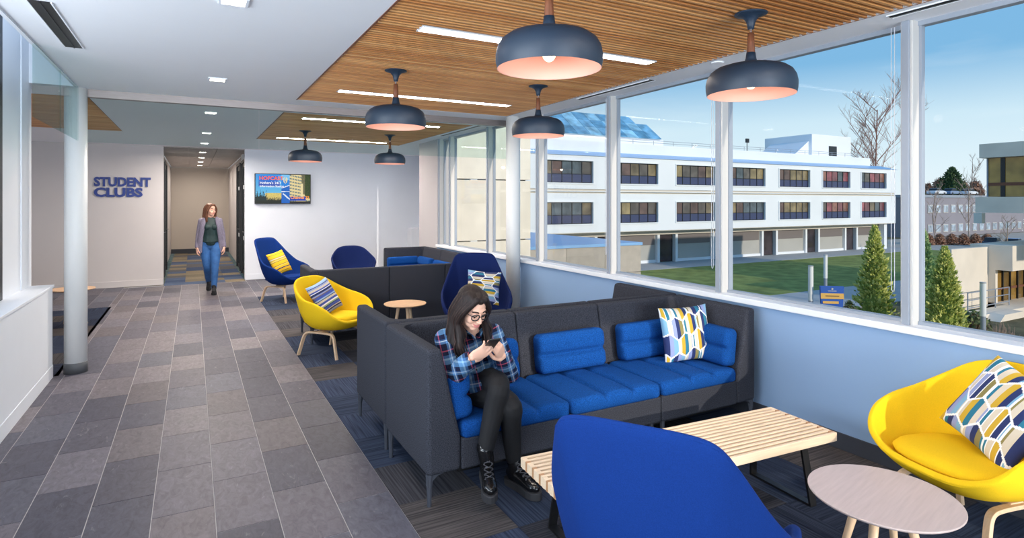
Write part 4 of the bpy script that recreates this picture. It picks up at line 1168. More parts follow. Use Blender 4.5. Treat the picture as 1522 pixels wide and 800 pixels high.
bark = mat('bare_bark', (128, 108, 98), .9); barkp = mat('bare_bark_pale', (170, 150, 136), .9); twigm = mat('twig', (168, 142, 124), .9)
def bare_tree(x, y, h, label, seed, m=bark, sp=.62, tr=.1, n=5, grp='leafless trees'):
    e = empty('bare_tree', (x, y, G), 0, label, 'tree', grp)
    link_mesh('branches', twig_mesh('branches', m, h, sp, n, seed, 3, tr), e)
    return e
bare_tree(*at(1304, 106), 23.5, 'tall feathery bare tree rising above the right end of the white building', 3, mat('red_bark', (150, 112, 100), .9), .72, .17, 9)
bare_tree(*at(1390, 101), 8.5, 'pale bare tree in front of the grey block, nearest the mullion', 8, barkp, .7, .10, 5)
bare_tree(*at(1440, 101), 9, 'pale bare tree in front of the grey block, nearer the concrete building', 11, barkp, .7, .10, 5)
bare_tree(*at(1498, 70), 4.6, 'pale bare tree beside the parked cars', 12, barkp, .75, .07, 5)
bare_tree(*at(1446, 172), 18, 'bare tree behind the far evergreen', 14, bark, .6, .14, 5)

def conifer(x, y, h, rad, label, seed, cols, dens=1.0, name='spruce', gz=G, grp='evergreens'):
    rnd = random.Random(seed); e = empty(name, (x, y, gz), rnd.random() * 6, label, 'tree', grp)
    MB().add(tube([(0, 0, 0), (0, 0, h * .9)], [.10, .02], 6)).build('trunk', bark, e)
    ms = [mat('needles_%s_%d' % (seed, i), c, .85, spec=.2) for i, c in enumerate(cols)]
    mb = MB(); N = int(1500 * dens)
    for k in range(N):
        t = rnd.random() ** .8; z = h * (.03 + .97 * t)
        rr = rad * (1 - t) ** .72 * (1 + .25 * math.sin(9 * t + k)) * (.72 + .38 * rnd.random()) + .03
        a = rnd.uniform(0, 2 * PI); L = (.16 + .30 * rnd.random()) * (.5 + rad * .5) * (1 - .4 * t); d = Vector((math.cos(a), math.sin(a), .9 + rnd.uniform(-.4, .6))).normalized()
        p = Vector((rr * math.cos(a), rr * math.sin(a), z)) - d * L * .5; s = d.cross(Vector((rnd.uniform(-1, 1), rnd.uniform(-1, 1), rnd.uniform(-1, 1)))).normalized() * L * .27
        n_ = d.cross(s); tip = p + d * L
        mb.add(([tuple(p), tuple(p + d * L * .45 + s), tuple(tip), tuple(p + d * L * .45 - s), tuple(p + d * L * .5 + n_ * .55), tuple(p + d * L * .5 - n_ * .55)],
                [(0, 1, 4), (1, 2, 4), (2, 3, 4), (3, 0, 4), (1, 0, 5), (2, 1, 5), (3, 2, 5), (0, 3, 5)]), rnd.randrange(len(ms)))
    # inner mass so that the crown is not see-through
    core = []
    for i in range(9): t = i / 8; core.append((rad * .72 * (1 - t) ** .8 + .02, h * (.04 + .88 * t)))
    mb.add(lathe(core, 10), 0)
    ob = mb.build('foliage', ms, e); ob['kind'] = 'stuff'
    return e
GRN = [(134, 148, 72), (172, 182, 92), (206, 208, 116), (226, 222, 134)]
GRN2 = [(116, 148, 100), (150, 176, 120), (184, 200, 138)]
conifer(*at(1300, 31), 5.6, .92, 'bushy green spruce left of the big mullion, beside the campus sign', 21, GRN, 1.3)
conifer(*at(1372, 31), 5.4, .85, 'narrow blue-green spruce just right of the big mullion', 22, GRN2, 1.1)
conifer(*at(1404, 27.5), 4.75, .85, 'bright green spruce in front, right of the blue-green one', 23, GRN, 1.4)
conifer(*at(1415, 165), 12.5, 5.2, 'round dark evergreen tree far behind the grey block', 24, [(58, 84, 60), (76, 100, 66), (92, 112, 74)], 1.4, 'evergreen_tree', -1.0)
def bush(x, y, h, rad, label, seed, m, n=150, leaf=None, name='bush', grp='low shrubs'):
    rnd = random.Random(seed); e = empty(name, (x, y, G), 0, label, 'shrub', grp); mb = MB()
    for k in range(n):
        a = rnd.uniform(0, 2 * PI); r = rnd.random() ** .5; tip = Vector((rad * r * math.cos(a), rad * r * math.sin(a), h * (1.05 - .5 * r * r) * rnd.uniform(.7, 1)))
        b = Vector((rad * .25 * math.cos(a), rad * .25 * math.sin(a), 0)); m2 = b.lerp(tip, .5) + Vector((rnd.uniform(-1, 1), rnd.uniform(-1, 1), .3)) * .06 * h
        mb.add(tube([b, m2, tip], [.014 * h, .010 * h, .004 * h], 3, cap=False))
    mb.build('twigs', m, e)['kind'] = 'stuff'
    if leaf:
        lb = MB()
        for k in range(int(n * 3)):
            a = rnd.uniform(0, 2 * PI); ph = rnd.uniform(0, PI / 2); rr = rnd.uniform(.6, 1)
            c = Vector((rad * rr * math.cos(a) * math.cos(ph), rad * rr * math.sin(a) * math.cos(ph), h * rr * math.sin(ph) * .95 + .05)); s = .07 * h + .05
            u = Vector((rnd.uniform(-1, 1), rnd.uniform(-1, 1), rnd.uniform(-1, 1))).normalized(); w_ = u.orthogonal().normalized()
            lb.add(([tuple(c - u * s), tuple(c + w_ * s * .5), tuple(c + u * s), tuple(c - w_ * s * .5)], [(0, 1, 2, 3)]))
        lb.build('leaves', leaf, e)['kind'] = 'stuff'
    return e
lf = mat('shrub_leaf', (120, 128, 84), .8, spec=.2); lf2 = mat('shrub_leaf_grey', (150, 162, 140), .8, spec=.2)
bush(*at(1268, 28.6), 1.7, .6, 'leafless pinkish shrub between the sign and the left spruce', 31, twigm, 260)
bush(*at(1262, 33.5), 1.2, .45, 'small olive shrub right beside the blue sign', 32, twigm, 90, lf)
bush(*at(1322, 28.6), 1.1, .6, 'grey-green low shrub at the foot of the left spruce', 33, twigm, 120, lf2)
bush(*at(1425, 25.4), 1.0, .8, 'dark green low shrub at the foot of the right spruces', 34, twigm, 120, lf)
bush(*at(1488, 24), 1.9, .9, 'leafless shrub beside the right light column', 35, twigm, 240)
bush(*at(1445, 30), 1.3, .9, 'brownish low shrub before the terrace stair', 36, twigm, 150, lf)
hedgem = mat('brown_hedge', (176, 134, 108), .9)
for k in range(7):
    bush(*at(1362 + k * 17.5, 93), 1.8, .95, 'rounded brown winter hedge clump, number %s from the left beyond the road' % ['first', 'second', 'third', 'fourth', 'fifth', 'sixth', 'seventh'][k], 50 + k, hedgem, 260, hedgem, 'hedge', 'brown hedge clumps beyond the road')
for k in range(6):
    bush(*at(1362 + k * 17.5, 178 + 14 * (k % 2)), 12.3 + (k % 3) * 1.0, 3.2, 'brown treetop mass, %s from the left behind the grey block' % ['first', 'second', 'third', 'fourth', 'fifth', 'sixth'][k], 70 + k, bark, 300, hedgem if k % 3 else lf, 'bare_thicket', 'leafless thickets on the skyline')

# ------------------------------------------------------------ light columns and the campus sign
def bollard(x, y, h, label):
    e = empty('light_column', (x, y, G), 0, label, 'outdoor lamp', 'white light columns outside')
    MB().add(lathe([(.11, .0), (.11, h * .5)], 16)).build('post', M['framegrey'], e); MB().add(lathe([(.125, h * .5), (.125, h - .06)], 20)).build('light_tube', mat('opal_tube', (240, 240, 236), .4) if 'opal_tube' not in bpy.data.materials else bpy.data.materials['opal_tube'], e)
    MB().add(lathe([(.13, h - .06), (.13, h)], 20)).build('cap', M['frame'], e)
bollard(*at(1205, 30), 3.58, 'white light column left of the blue sign, nearer of the pair')
bollard(*at(1227, 40), 3.25, 'white light column behind the blue sign, farther of the pair')
bollard(*at(1461, 27), 3.15, 'white light column beside the concrete building at the right')
sgn = empty('campus_sign', (*at(1236, 29.5), G + .35), R(-38), 'blue and yellow campus sign board outside beside the spruce', 'sign')
bl = mat('sign_blue', (34, 92, 184), .5); ye = mat('sign_yellow', (240, 186, 96), .5)
MB().add(prism([(-.44, 0), (.44, 0), (.56, 2.25), (-.56, 2.25)], 'y', -.08, .08)).build('board', bl, sgn, bevel=.01)
MB().box(-.54, .54, -.1, -.08, 1.62, 1.9).build('yellow_band', ye, sgn); MB().box(-.44, .30, -.1, -.08, 1.38, 1.5).build('yellow_band', ye, sgn); MB().box(-.42, .28, -.1, -.08, .98, 1.10).build('yellow_band', ye, sgn)
t = MB()
for z, x0, x1 in ((1.27, -.42, -.2), (1.2, -.42, .1), (.88, -.4, .02), (.8, -.4, .1), (.6, -.4, .0), (.5, -.4, .12)): t.box(x0, x1, -.09, -.08, z, z + .035)
t.box(-.2, .2, -.09, -.08, 2.0, 2.03)
t.build('lettering', M['frame'], sgn)
MB().box(-.32, .32, -.105, -.1, 1.74, 1.79).build('lettering', mat('sign_brown', (130, 100, 60), .6), sgn)
MB().add(lathe([(.06, 0), (.05, .02)], 6)).build('emblem', M['frame'], sgn, loc=(0, -.085, 2.12), rot=(R(90), 0, 0))
# ------------------------------------------------------------ people
skin = mat('skin', (232, 184, 160), .5, nscale=30, namp=.03, spec=.35)
skin2 = mat('skin_fair', (226, 176, 154), .5, spec=.35)
lipm = mat('lips', (206, 126, 120), .45); lip2 = mat('lips_pale', (196, 120, 112), .45)
eyew = mat('eye_white', (226, 222, 220), .25); iris = mat('iris', (46, 32, 26), .2)
browm = mat('brow', (44, 32, 30), .8)
def hairmat(n, c, hi):
    m = mat(n, c, .55, nscale=9, namp=.55, bump=.6, bscale=9, stretch=(14, 14, 1.2), spec=.28, detail=6); return m
hair_d = hairmat('hair_dark', (36, 27, 26), 1); hair_b = hairmat('hair_brown', (98, 64, 48), 1)
def plaid():
    m = bpy.data.materials.new('plaid_flannel'); m.use_nodes = True; nt = m.node_tree; b = nt.nodes['Principled BSDF']; b.inputs['Roughness'].default_value = .9
    b.inputs['Specular IOR Level'].default_value = .15
    t = nt.nodes.new('ShaderNodeTexCoord'); mp = nt.nodes.new('ShaderNodeMapping'); mp.inputs['Rotation'].default_value = (R(8), R(14), R(24))
    nt.links.new(t.outputs['Object'], mp.inputs[0]); s = nt.nodes.new('ShaderNodeSeparateXYZ'); nt.links.new(mp.outputs[0], s.inputs[0])
    def band(out, k, stops):
        a = nt.nodes.new('ShaderNodeMath'); a.operation = 'MULTIPLY'; a.inputs[1].default_value = k; nt.links.new(out, a.inputs[0])
        f = nt.nodes.new('ShaderNodeMath'); f.operation = 'FRACT'; nt.links.new(a.outputs[0], f.inputs[0])
        r = nt.nodes.new('ShaderNodeValToRGB'); r.color_ramp.interpolation = 'CONSTANT'; e = r.color_ramp.elements
        e[0].position = 0; e[0].color = lin(stops[0][1]); e[1].position = stops[1][0]; e[1].color = lin(stops[1][1])
        for p, c in stops[2:]: q = e.new(p); q.color = lin(c)
        nt.links.new(f.outputs[0], r.inputs[0]); return r.outputs[0]
    st = [(0, (24, 30, 58)), (.16, (96, 142, 186)), (.30, (150, 186, 214)), (.36, (70, 110, 160)), (.46, (30, 36, 62)), (.58, (190, 84, 104)), (.62, (30, 34, 60)), (.72, (22, 26, 44)), (.84, (84, 126, 172)), (.92, (200, 216, 228)), (.95, (60, 96, 146))]
    c1 = band(s.outputs['X'], 6.6, st); c2 = band(s.outputs['Z'], 6.6, st)
    x = nt.nodes.new('ShaderNodeMixRGB'); x.inputs[0].default_value = .5; nt.links.new(c1, x.inputs[1]); nt.links.new(c2, x.inputs[2]); nt.links.new(x.outputs[0], b.inputs['Base Color'])
    return m
plaidm = plaid()
blackj = mat('black_jeans', (17, 17, 21), .8, nscale=120, namp=.15, bump=.15, bscale=90); bluej = mat('blue_denim', (44, 92, 150), .8, nscale=14, namp=.2, bump=.2, bscale=120)
leather = mat('black_leather', (18, 18, 20), .22, spec=.6); sole = mat('rubber_sole', (46, 46, 50), .7); lace = mat('lace', (70, 70, 76), .6)
topm = mat('dark_green_top', (16, 44, 46), .6, bump=.3, bscale=25, nscale=20, namp=.2); cardi = mat('lilac_cardigan', (118, 112, 130), .95, nscale=90, namp=.25, bump=.5, bscale=90); suede = mat('black_suede', (24, 24, 28), .8)

class Fr:
    """local frame: forward, left, up"""
    def __init__(s, c, f, up=(0, 0, 1), k=1.0):
        s.c = Vector(c); s.F = Vector(f).normalized(); u = Vector(up); s.U = (u - s.F * u.dot(s.F)).normalized(); s.L = s.U.cross(s.F); s.k = k
        s.M = Matrix((s.F, s.L, s.U)).transposed()
    def p(s, a, b, c): return s.c + (s.F * a + s.L * b + s.U * c) * s.k
    def e(s, a, b, c, ra, rb, rc, tilt=None, nu=18, nv=12):
        M_ = s.M @ tilt if tilt else s.M
        return ell(s.p(a, b, c), (ra * s.k, rb * s.k, rc * s.k), M_, nu, nv)
def head_prims(h):
    P = [h.e(-.012, 0, .032, .094, .073, .082), h.e(.022, 0, -.02, .066, .062, .085), h.e(.030, 0, -.072, .048, .048, .040), h.e(.060, 0, -.098, .022, .026, .018),
         h.e(.068, 0, .026, .022, .048, .016), h.e(.056, .034, -.034, .027, .024, .028), h.e(.056, -.034, -.034, .027, .024, .028), h.e(.072, 0, -.066, .018, .030, .018),
         h.e(.097, .011, -.036, .009, .008, .007), h.e(.097, -.011, -.036, .009, .008, .007), h.e(-.004, .074, -.012, .017, .007, .028), h.e(-.004, -.074, -.012, .017, .007, .028)]
    P += limb([h.p(.084, 0, .012), h.p(.096, 0, -.012), h.p(.106, 0, -.032)], [.008 * h.k, .009 * h.k, .0115 * h.k])
    return P
def face(h, par, org, lipmat, down=.5, smile=1):
    for s in (1, -1):
        mb = MB().add(h.e(.0735, s * .030, .0, .0115, .0145, .0115)); mb.build('eye', eyew, par, True, origin=org)
        MB().add(h.e(.0835, s * .030 - .002, -.003 - .004 * down, .0028, .0062, .0062)).build('iris', iris, par, True, origin=org)
        lid = [h.p(.0795, s * (.030 - .016), -.002), h.p(.0875, s * .030, .0075 - .009 * down), h.p(.0775, s * (.030 + .017), -.001)]
        MB().add(tube(catmull(lid, 4), .0028 * h.k, 6)).build('eyelid', browm, par, True, origin=org)
        MB().add(h.e(.0745, s * .030, .0055, .0125, .0155, .010 * (.75 + .4 * down))).build('upper_lid', skin, par, True, origin=org)
        br = [h.p(.0885, s * .013, .0245), h.p(.087, s * .030, .031), h.p(.072, s * .049, .025)]
        MB().add(tube(catmull(br, 4), [(.004 * h.k, .0022 * h.k)] * 9, 6)).build('eyebrow', browm, par, True, origin=org)
    up = [h.p(.079, -.025, -.060 + .003 * smile), h.p(.090, -.010, -.0635), h.p(.0915, 0, -.0645), h.p(.090, .010, -.0635), h.p(.079, .025, -.060 + .003 * smile)]
    lo = [h.p(.078, -.024, -.061 + .003 * smile), h.p(.089, -.010, -.071), h.p(.091, 0, -.0725), h.p(.089, .010, -.071), h.p(.078, .024, -.061 + .003 * smile)]
    MB().add(tube(catmull(up, 4), lerp_list([.0015, .0042, .0042, .0042, .0015], 4), 8)).add(tube(catmull(lo, 4), lerp_list([.0015, .0052, .0056, .0052, .0015], 4), 8)).build('lips', lipmat, par, True, origin=org)
def hand(wrist, d, n, curls, spread=.012, thumb=(.6, .5), k=1.0, left=False, thumb_curl=.5):
    """palm, four fingers of different lengths and a thumb; d along the hand, n out of the palm"""
    w_ = Vector(wrist); d = Vector(d).normalized(); n = Vector(n); n = (n - d * n.dot(d)).normalized(); s = d.cross(n) * (1 if left else -1)   # s: towards the thumb
    Mx = Matrix((d, s, n)).transposed(); P = []
    P.append(ell(w_ + d * .045 * k, (.052 * k, .037 * k, .015 * k), Mx)); P.append(ell(w_ + d * .07 * k, (.028 * k, .040 * k, .013 * k), Mx)); P.append(ell(w_ + d * .03 * k + s * .022 * k + n * .006 * k, (.032 * k, .017 * k, .015 * k), Mx))
    P += limb([w_ - d * .03 * k, w_ + d * .02 * k], [(.019 * k, .024 * k), (.018 * k, .027 * k)], 3)
    for i, (o_, L) in enumerate(((.030, .068), (.010, .078), (-.010, .073), (-.029, .057))):
        p = w_ + d * (.080 - .004 * abs(i - 1)) * k + s * o_ * k; a = curls[i]; pts = [p - d * .02 * k, p]; ang = 0
        for q, fr in enumerate((.44, .32, .24)):
            ang += a * (.8, 1.1, .8)[q]; dd = d * math.cos(ang) + n * math.sin(ang) + s * (o_ * spread * 8)
            p = p + dd.normalized() * L * fr * k; pts.append(p)
        r = (.0088, .0092, .0088, .0076)[i] * k
        P += limb(pts, [r * 1.05, r * 1.08, r, r * .93, r * .78], 3, 10)
    b = w_ + d * .018 * k + s * .028 * k; td = (d * thumb[0] + s * thumb[1] + n * .35).normalized(); p1 = b + td * .036 * k
    t2 = (td * (1 - thumb_curl) + (d * .75 + n * .5 - s * .25) * thumb_curl).normalized(); p2 = p1 + t2 * .030 * k; t3 = (t2 + (d * .5 - s * .4 + n * .2) * thumb_curl).normalized(); p3 = p2 + t3 * .024 * k
    P += limb([b - td * .012 * k, b, p1, p2, p3], [.013 * k, .0135 * k, .0115 * k, .0102 * k, .0085 * k], 3, 10)
    return P
def boot(par, org, heel, toe, top, upm, solem, laces=True, thick=.032, kk=1.0, up=(0, 0, 1)):
    heel, toe, top = Vector(heel), Vector(toe), Vector(top); f = Fr(heel, toe - heel, up, kk); L = (toe - heel).length / kk
    P = limb([f.p(.005, 0, .05), f.p(L * .4, 0, .045), f.p(L * .72, 0, .035), f.p(L - .035, 0, .030)], [(.045 * kk, .036 * kk), (.040 * kk, .036 * kk), (.031 * kk, .041 * kk), (.026 * kk, .036 * kk)])
    ank = f.p(.035, 0, .09); P += limb([f.p(.02, 0, .045), ank, top], [(.046 * kk, .040 * kk), (.047 * kk, .040 * kk), (.052 * kk, .047 * kk)])
    P.append(f.e(.03, 0, .05, .06, .037, .05))
    bt = fuse('boot', P, upm, .005, 4, par, org)
    out = [(-.045, 0), (-.036, .026), (-.01, .037), (L * .4, .034), (L * .72, .045), (L - .03, .040), (L - .004, .020), (L + .004, 0)]
    poly = out + [(a, -b) for a, b in out[-2:0:-1]]
    v, fc = prism(poly, 'z', -thick + .004, .016); MB().add(([tuple(f.p(*q)) for q in v], fc)).build('sole', solem, bt, origin=org, bevel=.005)
    if laces:
        lb = MB()
        for i in range(5):
            t = i / 4; a = L * .62 - t * (L * .40); z = .068 + .062 * t ** 1.3
            for s in (1, -1): lb.add(f.e(a + .006, s * .022, z - .004, .005, .005, .005, None, 8, 6))
            lb.add(tube([f.p(a, -.022, z), f.p(a + .008, 0, z + .010), f.p(a - .014, .022, z + .012)], .0028 * kk, 5)); lb.add(tube([f.p(a, .022, z), f.p(a + .008, 0, z + .010), f.p(a - .014, -.022, z + .012)], .0028 * kk, 5))
        lb.build('laces', lace, bt, True, origin=org)
    return bt

# --- the seated woman
B = Vector((1.52, 3.33, .43))
sw = empty('person', B, 0, 'seated woman in plaid shirt, black jeans and laced boots, smiling at her phone', 'person')
hd = Fr((1.425, 3.085, 1.045), (.12, -.88, -.44), (0, .02, 1), .98)
neck0 = Vector((1.465, 3.20, .90))
Rs, Ls = Vector((1.305, 3.21, .855)), Vector((1.640, 3.245, .845))
Re, Le = Vector((1.300, 3.05, .69)), Vector((1.672, 3.09, .625))
Rw, Lw = Vector((1.315, 2.875, .815)), Vector((1.535, 2.925, .785))
Rd, Rn = Vector((.78, -.42, .46)), Vector((.30, .80, .40)); Ld, Ln = Vector((-.52, -.50, .70)), Vector((-.45, .80, .22))
hipL, hipR = Vector((1.625, 3.34, .53)), Vector((1.465, 3.34, .52))
k1, k2 = Vector((1.515, 2.925, .625)), Vector((1.575, 2.91, .515)); a1, a2 = Vector((1.428, 2.925, .27)), Vector((1.642, 2.985, .15))
body = head_prims(hd) + limb([hd.p(-.025, 0, -.06), (hd.p(-.03, 0, -.09) + neck0) / 2, neck0, neck0 + Vector((.01, .03, -.08))], [.05, .047, .052, .06])
body += limb([(1.54, 3.36, .53), (1.525, 3.355, .64), (1.49, 3.28, .78), (1.468, 3.225, .885)], [(.11, .16), (.09, .13), (.095, .15), (.055, .12)])
for s_, e_, w_ in ((Rs, Re, Rw), (Ls, Le, Lw)): body += limb([s_, (s_ + e_) / 2, e_, e_.lerp(w_, .4), w_], [.045, .042, .036, .036, .024])
body += limb([Rs, neck0 - Vector((0, 0, .03)), Ls], [.042, .05, .042])
body += hand(Rw, Rd, Rn, (.42, .46, .50, .55), thumb=(.65, .4), left=False, thumb_curl=.75) + hand(Lw, Ld, Ln, (.40, .45, .50, .56), thumb=(.65, .4), left=True, thumb_curl=.75)
for h_, k_, a_ in ((hipL, k1, a1), (hipR, k2, a2)): body += limb([h_, (h_ + k_) / 2, k_, k_.lerp(a_, .35), a_], [.08, .068, .05, .048, .033])
fuse('body', body, skin, .0040, 5, sw, B)
face(hd, sw, B, lipm, 1.0, 1.6)
# shirt with sleeves, collar, hem
sh = limb([(1.545, 3.31, .505), (1.535, 3.335, .60), (1.505, 3.30, .73), (1.478, 3.245, .85), (1.466, 3.215, .905)], [(.165, .20), (.135, .175), (.118, .172), (.085, .155), (.05, .085)])
for s_, e_, w_ in ((Rs, Re, Rw), (Ls, Le, Lw)): sh += limb([s_ + Vector((0, 0, -.005)), (s_ + e_) / 2, e_, e_.lerp(w_, .45), e_.lerp(w_, .88)], [.064, .060, .056, .054, .046])
sh += limb([Rs, neck0 - Vector((0, -.01, .035)), Ls], [.055, .06, .055])
sh += [ell((1.445, 3.165, .775), (.062, .055, .062)), ell((1.545, 3.175, .77), (.062, .055, .062))]
sh += limb([(1.46, 3.27, .53), (1.53, 3.14, .565), (1.60, 3.10, .58)], [(.06, .10), (.05, .10), (.045, .07)])
for i, (ax, ay, az, bx, by, bz) in enumerate(((1.34, 3.19, .80, 1.44, 3.20, .60), (1.62, 3.2, .80, 1.56, 3.2, .58), (1.42, 3.20, .66, 1.64, 3.2, .60))): sh += limb([(ax, ay, az), (bx, by, bz)], [.016, .02], 3)
fuse('shirt', sh, plaidm, .006, 5, sw, B)
cl = MB()
for s in (1, -1):
    c = [neck0 + Vector((s * .015, .055, .025)), neck0 + Vector((s * .058, .01, .018)), neck0 + Vector((s * .045, -.05, -.012)), neck0 + Vector((s * .012, -.075, -.05))]
    cl.add(strip(catmull(c, 4), .045, .008, (s * .5, -.2, .8)))
cl.build('collar', plaidm, sw, origin=B)
bt = MB()
for z in (.80, .73, .66): bt.add(ell((1.485, 3.12 + (.8 - z) * .25, z), (.006, .006, .006), None, 8, 6))
bt.build('buttons', lace, sw, True, origin=B)
jn = []
for h_, k_, a_ in ((hipL, k1, a1), (hipR, k2, a2)): jn += limb([h_, h_.lerp(k_, .5), k_, k_.lerp(a_, .35), k_.lerp(a_, .93)], [.094, .082, .063, .060, .047])
jn += limb([(1.46, 3.38, .53), (1.62, 3.38, .53)], [.105, .105])
fuse('jeans', jn, blackj, .006, 4, sw, B)
boot(sw, B, (1.452, 2.965, .125), (1.375, 2.745, .095), a1 + Vector((0, .005, .02)), leather, sole, up=(-.05, -.2, 1))
boot(sw, B, (1.640, 3.010, .03), (1.685, 2.765, .03), a2 + Vector((0, .005, .03)), leather, sole)
# hair: cap with a centre parting, long wavy locks over both shoulders
hp = [hd.e(.022, 0, .084, .058, .034, .032), hd.e(-.036, 0, .040, .092, .084, .086), hd.e(-.055, 0, -.02, .065, .078, .10), hd.e(.005, .036, .082, .060, .038, .034), hd.e(.005, -.036, .082, .060, .038, .034), hd.e(.045, .034, .080, .026, .030, .018), hd.e(.045, -.034, .080, .026, .030, .018)]
rnd = random.Random(4); strands = MB()
for s in (1, -1):
    for i in range(8):
        t = i / 7; st = hd.p(.058 - .115 * t, s * (.030 + .035 * min(1, t * 1.6)), .092 - .03 * t); m1 = hd.p(.046 - .11 * t, s * (.083 + .004 * t), .012 - .02 * t)
        m2 = hd.p(.025 - .09 * t, s * (.090 + .006 * rnd.random()), -.075)
        x = m2.x + (.006 if s < 0 else .018) * s + s * .014 * rnd.random(); wv = .02
        d1 = Vector((x + wv * math.sin(i), m2.y + .015 + .05 * t * .5, .90)); d2 = Vector((x + s * .012 - wv * math.sin(i * 2.1), m2.y + .018 + .06 * t, .835)); d3 = Vector((x - s * .012 + wv * math.cos(i * 1.7), m2.y + .012 + .05 * t, .775 - .03 * rnd.random()))
        if s < 0: d1 += Vector((.018, -.02, 0)); d2 += Vector((.030, -.045, -.01)); d3 += Vector((.032, -.055, -.03))
        hp += limb([st, m1, m2, d1, d2, d3], [.020, .020, .021, .024, .022, .008], 5, 10)
        for q in range(5):                                        # loose strands lying on the lock
            a = q * 1.256 + i; u_ = Vector((math.cos(a), math.sin(a) * .8, 0)); path = []
            for j_, P_0 in enumerate((st, m1, m2, d1, d2, d3)):
                path.append(P_0 + u_ * (.0195, .0195, .020, .0225, .022, .014)[j_] + Vector((rnd.uniform(-1, 1), rnd.uniform(-1, 1), -.3)) * (.0, .002, .004, .007, .009, .012)[j_])
            strands.add(tube(catmull(path, 5), lerp_list([.0035, .004, .004, .0045, .004, .0012], 5), 5))
hr = fuse('hair', hp, hair_d, .0045, 2, sw, B)
strands.build('hair_strands', hairmat('hair_strand', (58, 42, 38), 1), hr, True, origin=B)
# glasses
g = MB()
for s in (1, -1):
    ring = [hd.p(.0975 - .010 * abs(math.cos(a)) * (1 if math.cos(a) > 0 else .2), s * (.031 + .0235 * math.copysign(abs(math.cos(a)) ** .7, math.cos(a))), -.002 + .0175 * math.copysign(abs(math.sin(a)) ** .7, math.sin(a))) for a in [2 * PI * k / 24 for k in range(25)]]
    g.add(tube(ring, .0032, 6, cap=False)); g.add(tube([hd.p(.089, s * .054, .006), hd.p(.04, s * .078, .006), hd.p(-.005, s * .080, .0)], .0022, 6))
g.add(tube([hd.p(.0985, -.008, .003), hd.p(.102, 0, .005), hd.p(.0985, .008, .003)], .0022, 6))
g.build('glasses', M['dark'], sw, True, origin=B)
MB().add(tube([Rw + Vector((.0, .0, -.034)) * 1 + Vector((.02 * math.cos(a), .034 * math.sin(a), .0)) if False else Rw + Rd.normalized().cross(Vector((0, 0, 1))).normalized() * (.031 * math.cos(a)) + Rd.normalized().cross(Rd.normalized().cross(Vector((0, 0, 1)))).normalized() * (.029 * math.sin(a)) for a in [2 * PI * k / 16 for k in range(17)]], .0022, 5, cap=False)).build('bracelet', mat('bracelet', (196, 150, 120), .3, metal=.8), sw, True, origin=B)
# phone, held between the hands
ph = Fr((1.42, 2.835, .885), (.02, .62, .78), (0, -.6, 1))
pv, pf = prism([(-.034, -.066), (.034, -.066), (.034, .066), (-.034, .066)], 'x', -.004, .004)
po = empty('phone', ph.c, 0, 'dark phone held in both hands by the seated woman', 'phone')
MB().add(([tuple(ph.p(*q)) for q in pv], pf)).build('case', M['dark'], po, origin=ph.c, bevel=.003)
pv, pf = prism([(-.030, -.060), (.030, -.060), (.030, .060), (-.030, .060)], 'x', .0041, .0046)
MB().add(([tuple(ph.p(*q)) for q in pv], pf)).build('screen', emit('phone_screen', (.5, .6, .7, 1), .6), po, origin=ph.c)

# --- the walking woman
W = Vector((.29, 12.0, 0))
ww = empty('person', W, 0, 'walking woman in grey cardigan, dark top and blue jeans coming from the corridor', 'person')
h2 = Fr((.292, 11.955, 1.515), (.55, -.83, -.05), (0, 0, 1), .98)
nk = Vector((.288, 11.985, 1.375)); Rs, Ls = Vector((.138, 12.0, 1.315)), Vector((.440, 11.985, 1.315)); Re, Le = Vector((.095, 12.02, 1.06)), Vector((.490, 12.0, 1.06)); Rw, Lw = Vector((.072, 11.94, .83)), Vector((.510, 11.93, .83))
hL, hR = Vector((.375, 12.0, .86)), Vector((.205, 12.01, .86)); kL, kR = Vector((.358, 11.85, .475)), Vector((.235, 11.96, .47)); aL, aR = Vector((.340, 11.81, .10)), Vector((.265, 12.27, .17))
bp = head_prims(h2) + limb([h2.p(-.02, 0, -.06), (h2.p(-.02, 0, -.09) + nk) / 2, nk, nk - Vector((0, -.01, .07))], [.048, .046, .052, .06])
bp += limb([(.29, 12.0, .86), (.29, 12.0, 1.0), (.29, 11.99, 1.2), (.289, 11.99, 1.34)], [(.10, .155), (.085, .125), (.095, .15), (.055, .12)])
for s_, e_, w_ in ((Rs, Re, Rw), (Ls, Le, Lw)): bp += limb([s_, (s_ + e_) / 2, e_, e_.lerp(w_, .4), w_], [.045, .04, .035, .034, .023])
bp += limb([Rs, nk - Vector((0, 0, .03)), Ls], [.042, .05, .042])
bp += hand(Rw, (-.02, -.12, -1), (1, .2, 0), (.35, .4, .45, .5), left=True, thumb=(.8, .35), thumb_curl=.4) + hand(Lw, (.02, -.12, -1), (-1, .2, 0), (.35, .4, .45, .5), left=False, thumb=(.8, .35), thumb_curl=.4)
for h_, k_, a_ in ((hL, kL, aL), (hR, kR, aR)): bp += limb([h_, (h_ + k_) / 2, k_, k_.lerp(a_, .35), a_], [.085, .07, .05, .048, .033])
fuse('body', bp, skin2, .005, 3, ww, W); face(h2, ww, W, lip2, .1, .3)
tp = limb([(.29, 11.985, .93), (.29, 11.985, 1.05), (.289, 11.98, 1.2), (.288, 11.985, 1.335), (.288, 11.985, 1.375)], [(.115, .165), (.105, .14), (.115, .155), (.07, .13), (.05, .07)])
tp += [ell((.235, 11.905, 1.2), (.06, .05, .06)), ell((.345, 11.905, 1.2), (.06, .05, .06))]
fuse('top', tp, topm, .007, 4, ww, W)
cd = limb([(.29, 12.075, .74), (.29, 12.07, .95), (.29, 12.06, 1.2), (.288, 12.02, 1.34)], [(.05, .17), (.05, .16), (.05, .16), (.04, .12)])
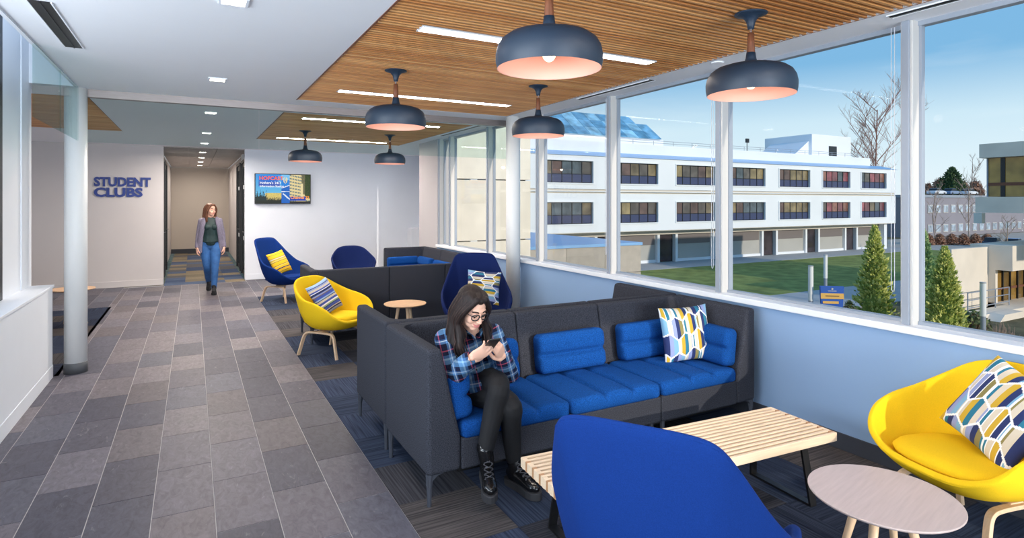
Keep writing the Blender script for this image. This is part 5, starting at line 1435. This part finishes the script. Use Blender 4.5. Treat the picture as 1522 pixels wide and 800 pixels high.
for s, s_, e_, w_ in ((-1, Rs, Re, Rw), (1, Ls, Le, Lw)):
    cd += limb([s_, (s_ + e_) / 2, e_, e_.lerp(w_, .5), w_ + Vector((0, 0, .02))], [.050, .047, .043, .041, .035])
    cd += limb([(.289 + s * .10, 11.955, 1.36), (.289 + s * .13, 11.905, 1.22), (.289 + s * .165, 11.93, 1.0), (.289 + s * .185, 11.95, .74)], [(.03, .035), (.035, .045), (.035, .05), (.03, .055)])
    cd += limb([(.289 + s * .15, 12.0, 1.3), (.289 + s * .155, 12.0, 1.0), (.289 + s * .175, 12.02, .74)], [(.055, .026), (.075, .03), (.085, .026)])
fuse('cardigan', cd, cardi, .007, 4, ww, W)
jn = []
for h_, k_, a_ in ((hL, kL, aL), (hR, kR, aR)): jn += limb([h_, h_.lerp(k_, .5), k_, k_.lerp(a_, .35), k_.lerp(a_, .95)], [.10, .085, .064, .060, .045])
jn += limb([(.21, 12.01, .88), (.37, 12.01, .88)], [.105, .105]) + limb([(.29, 12.0, .86), (.29, 12.0, .97)], [(.105, .155), (.10, .145)])
fuse('jeans', jn, bluej, .007, 4, ww, W)
boot(ww, W, (.342, 11.84, .035), (.335, 11.60, .03), aL + Vector((0, .01, .05)), suede, suede, False)
boot(ww, W, (.268, 12.30, .125), (.262, 12.085, .045), aR + Vector((0, 0, .05)), suede, suede, False)
hp = [h2.e(.018, 0, .084, .056, .034, .030), h2.e(-.034, 0, .038, .090, .083, .086), h2.e(-.05, 0, -.02, .065, .078, .10), h2.e(.0, .042, .078, .058, .036, .034), h2.e(.0, -.042, .078, .058, .036, .034)]
for s in (1, -1):
    for i in range(7):
        t = i / 6; st = h2.p(.055 - .115 * t, s * (.030 + .035 * min(1, t * 1.6)), .090 - .03 * t); m1 = h2.p(.040 - .105 * t, s * .084, .01); m2 = h2.p(.015 - .085 * t, s * .090, -.08)
        hp += limb([st, m1, m2, Vector((m2.x + .01 * math.sin(i), m2.y + .005, 1.385)), Vector((m2.x + .012 * math.cos(2 * i), m2.y + .02 * t, 1.30 - .02 * (i % 3)))], [.02, .02, .02, .022, .008], 4, 10)
fuse('hair', hp, hair_b, .006, 2, ww, W)
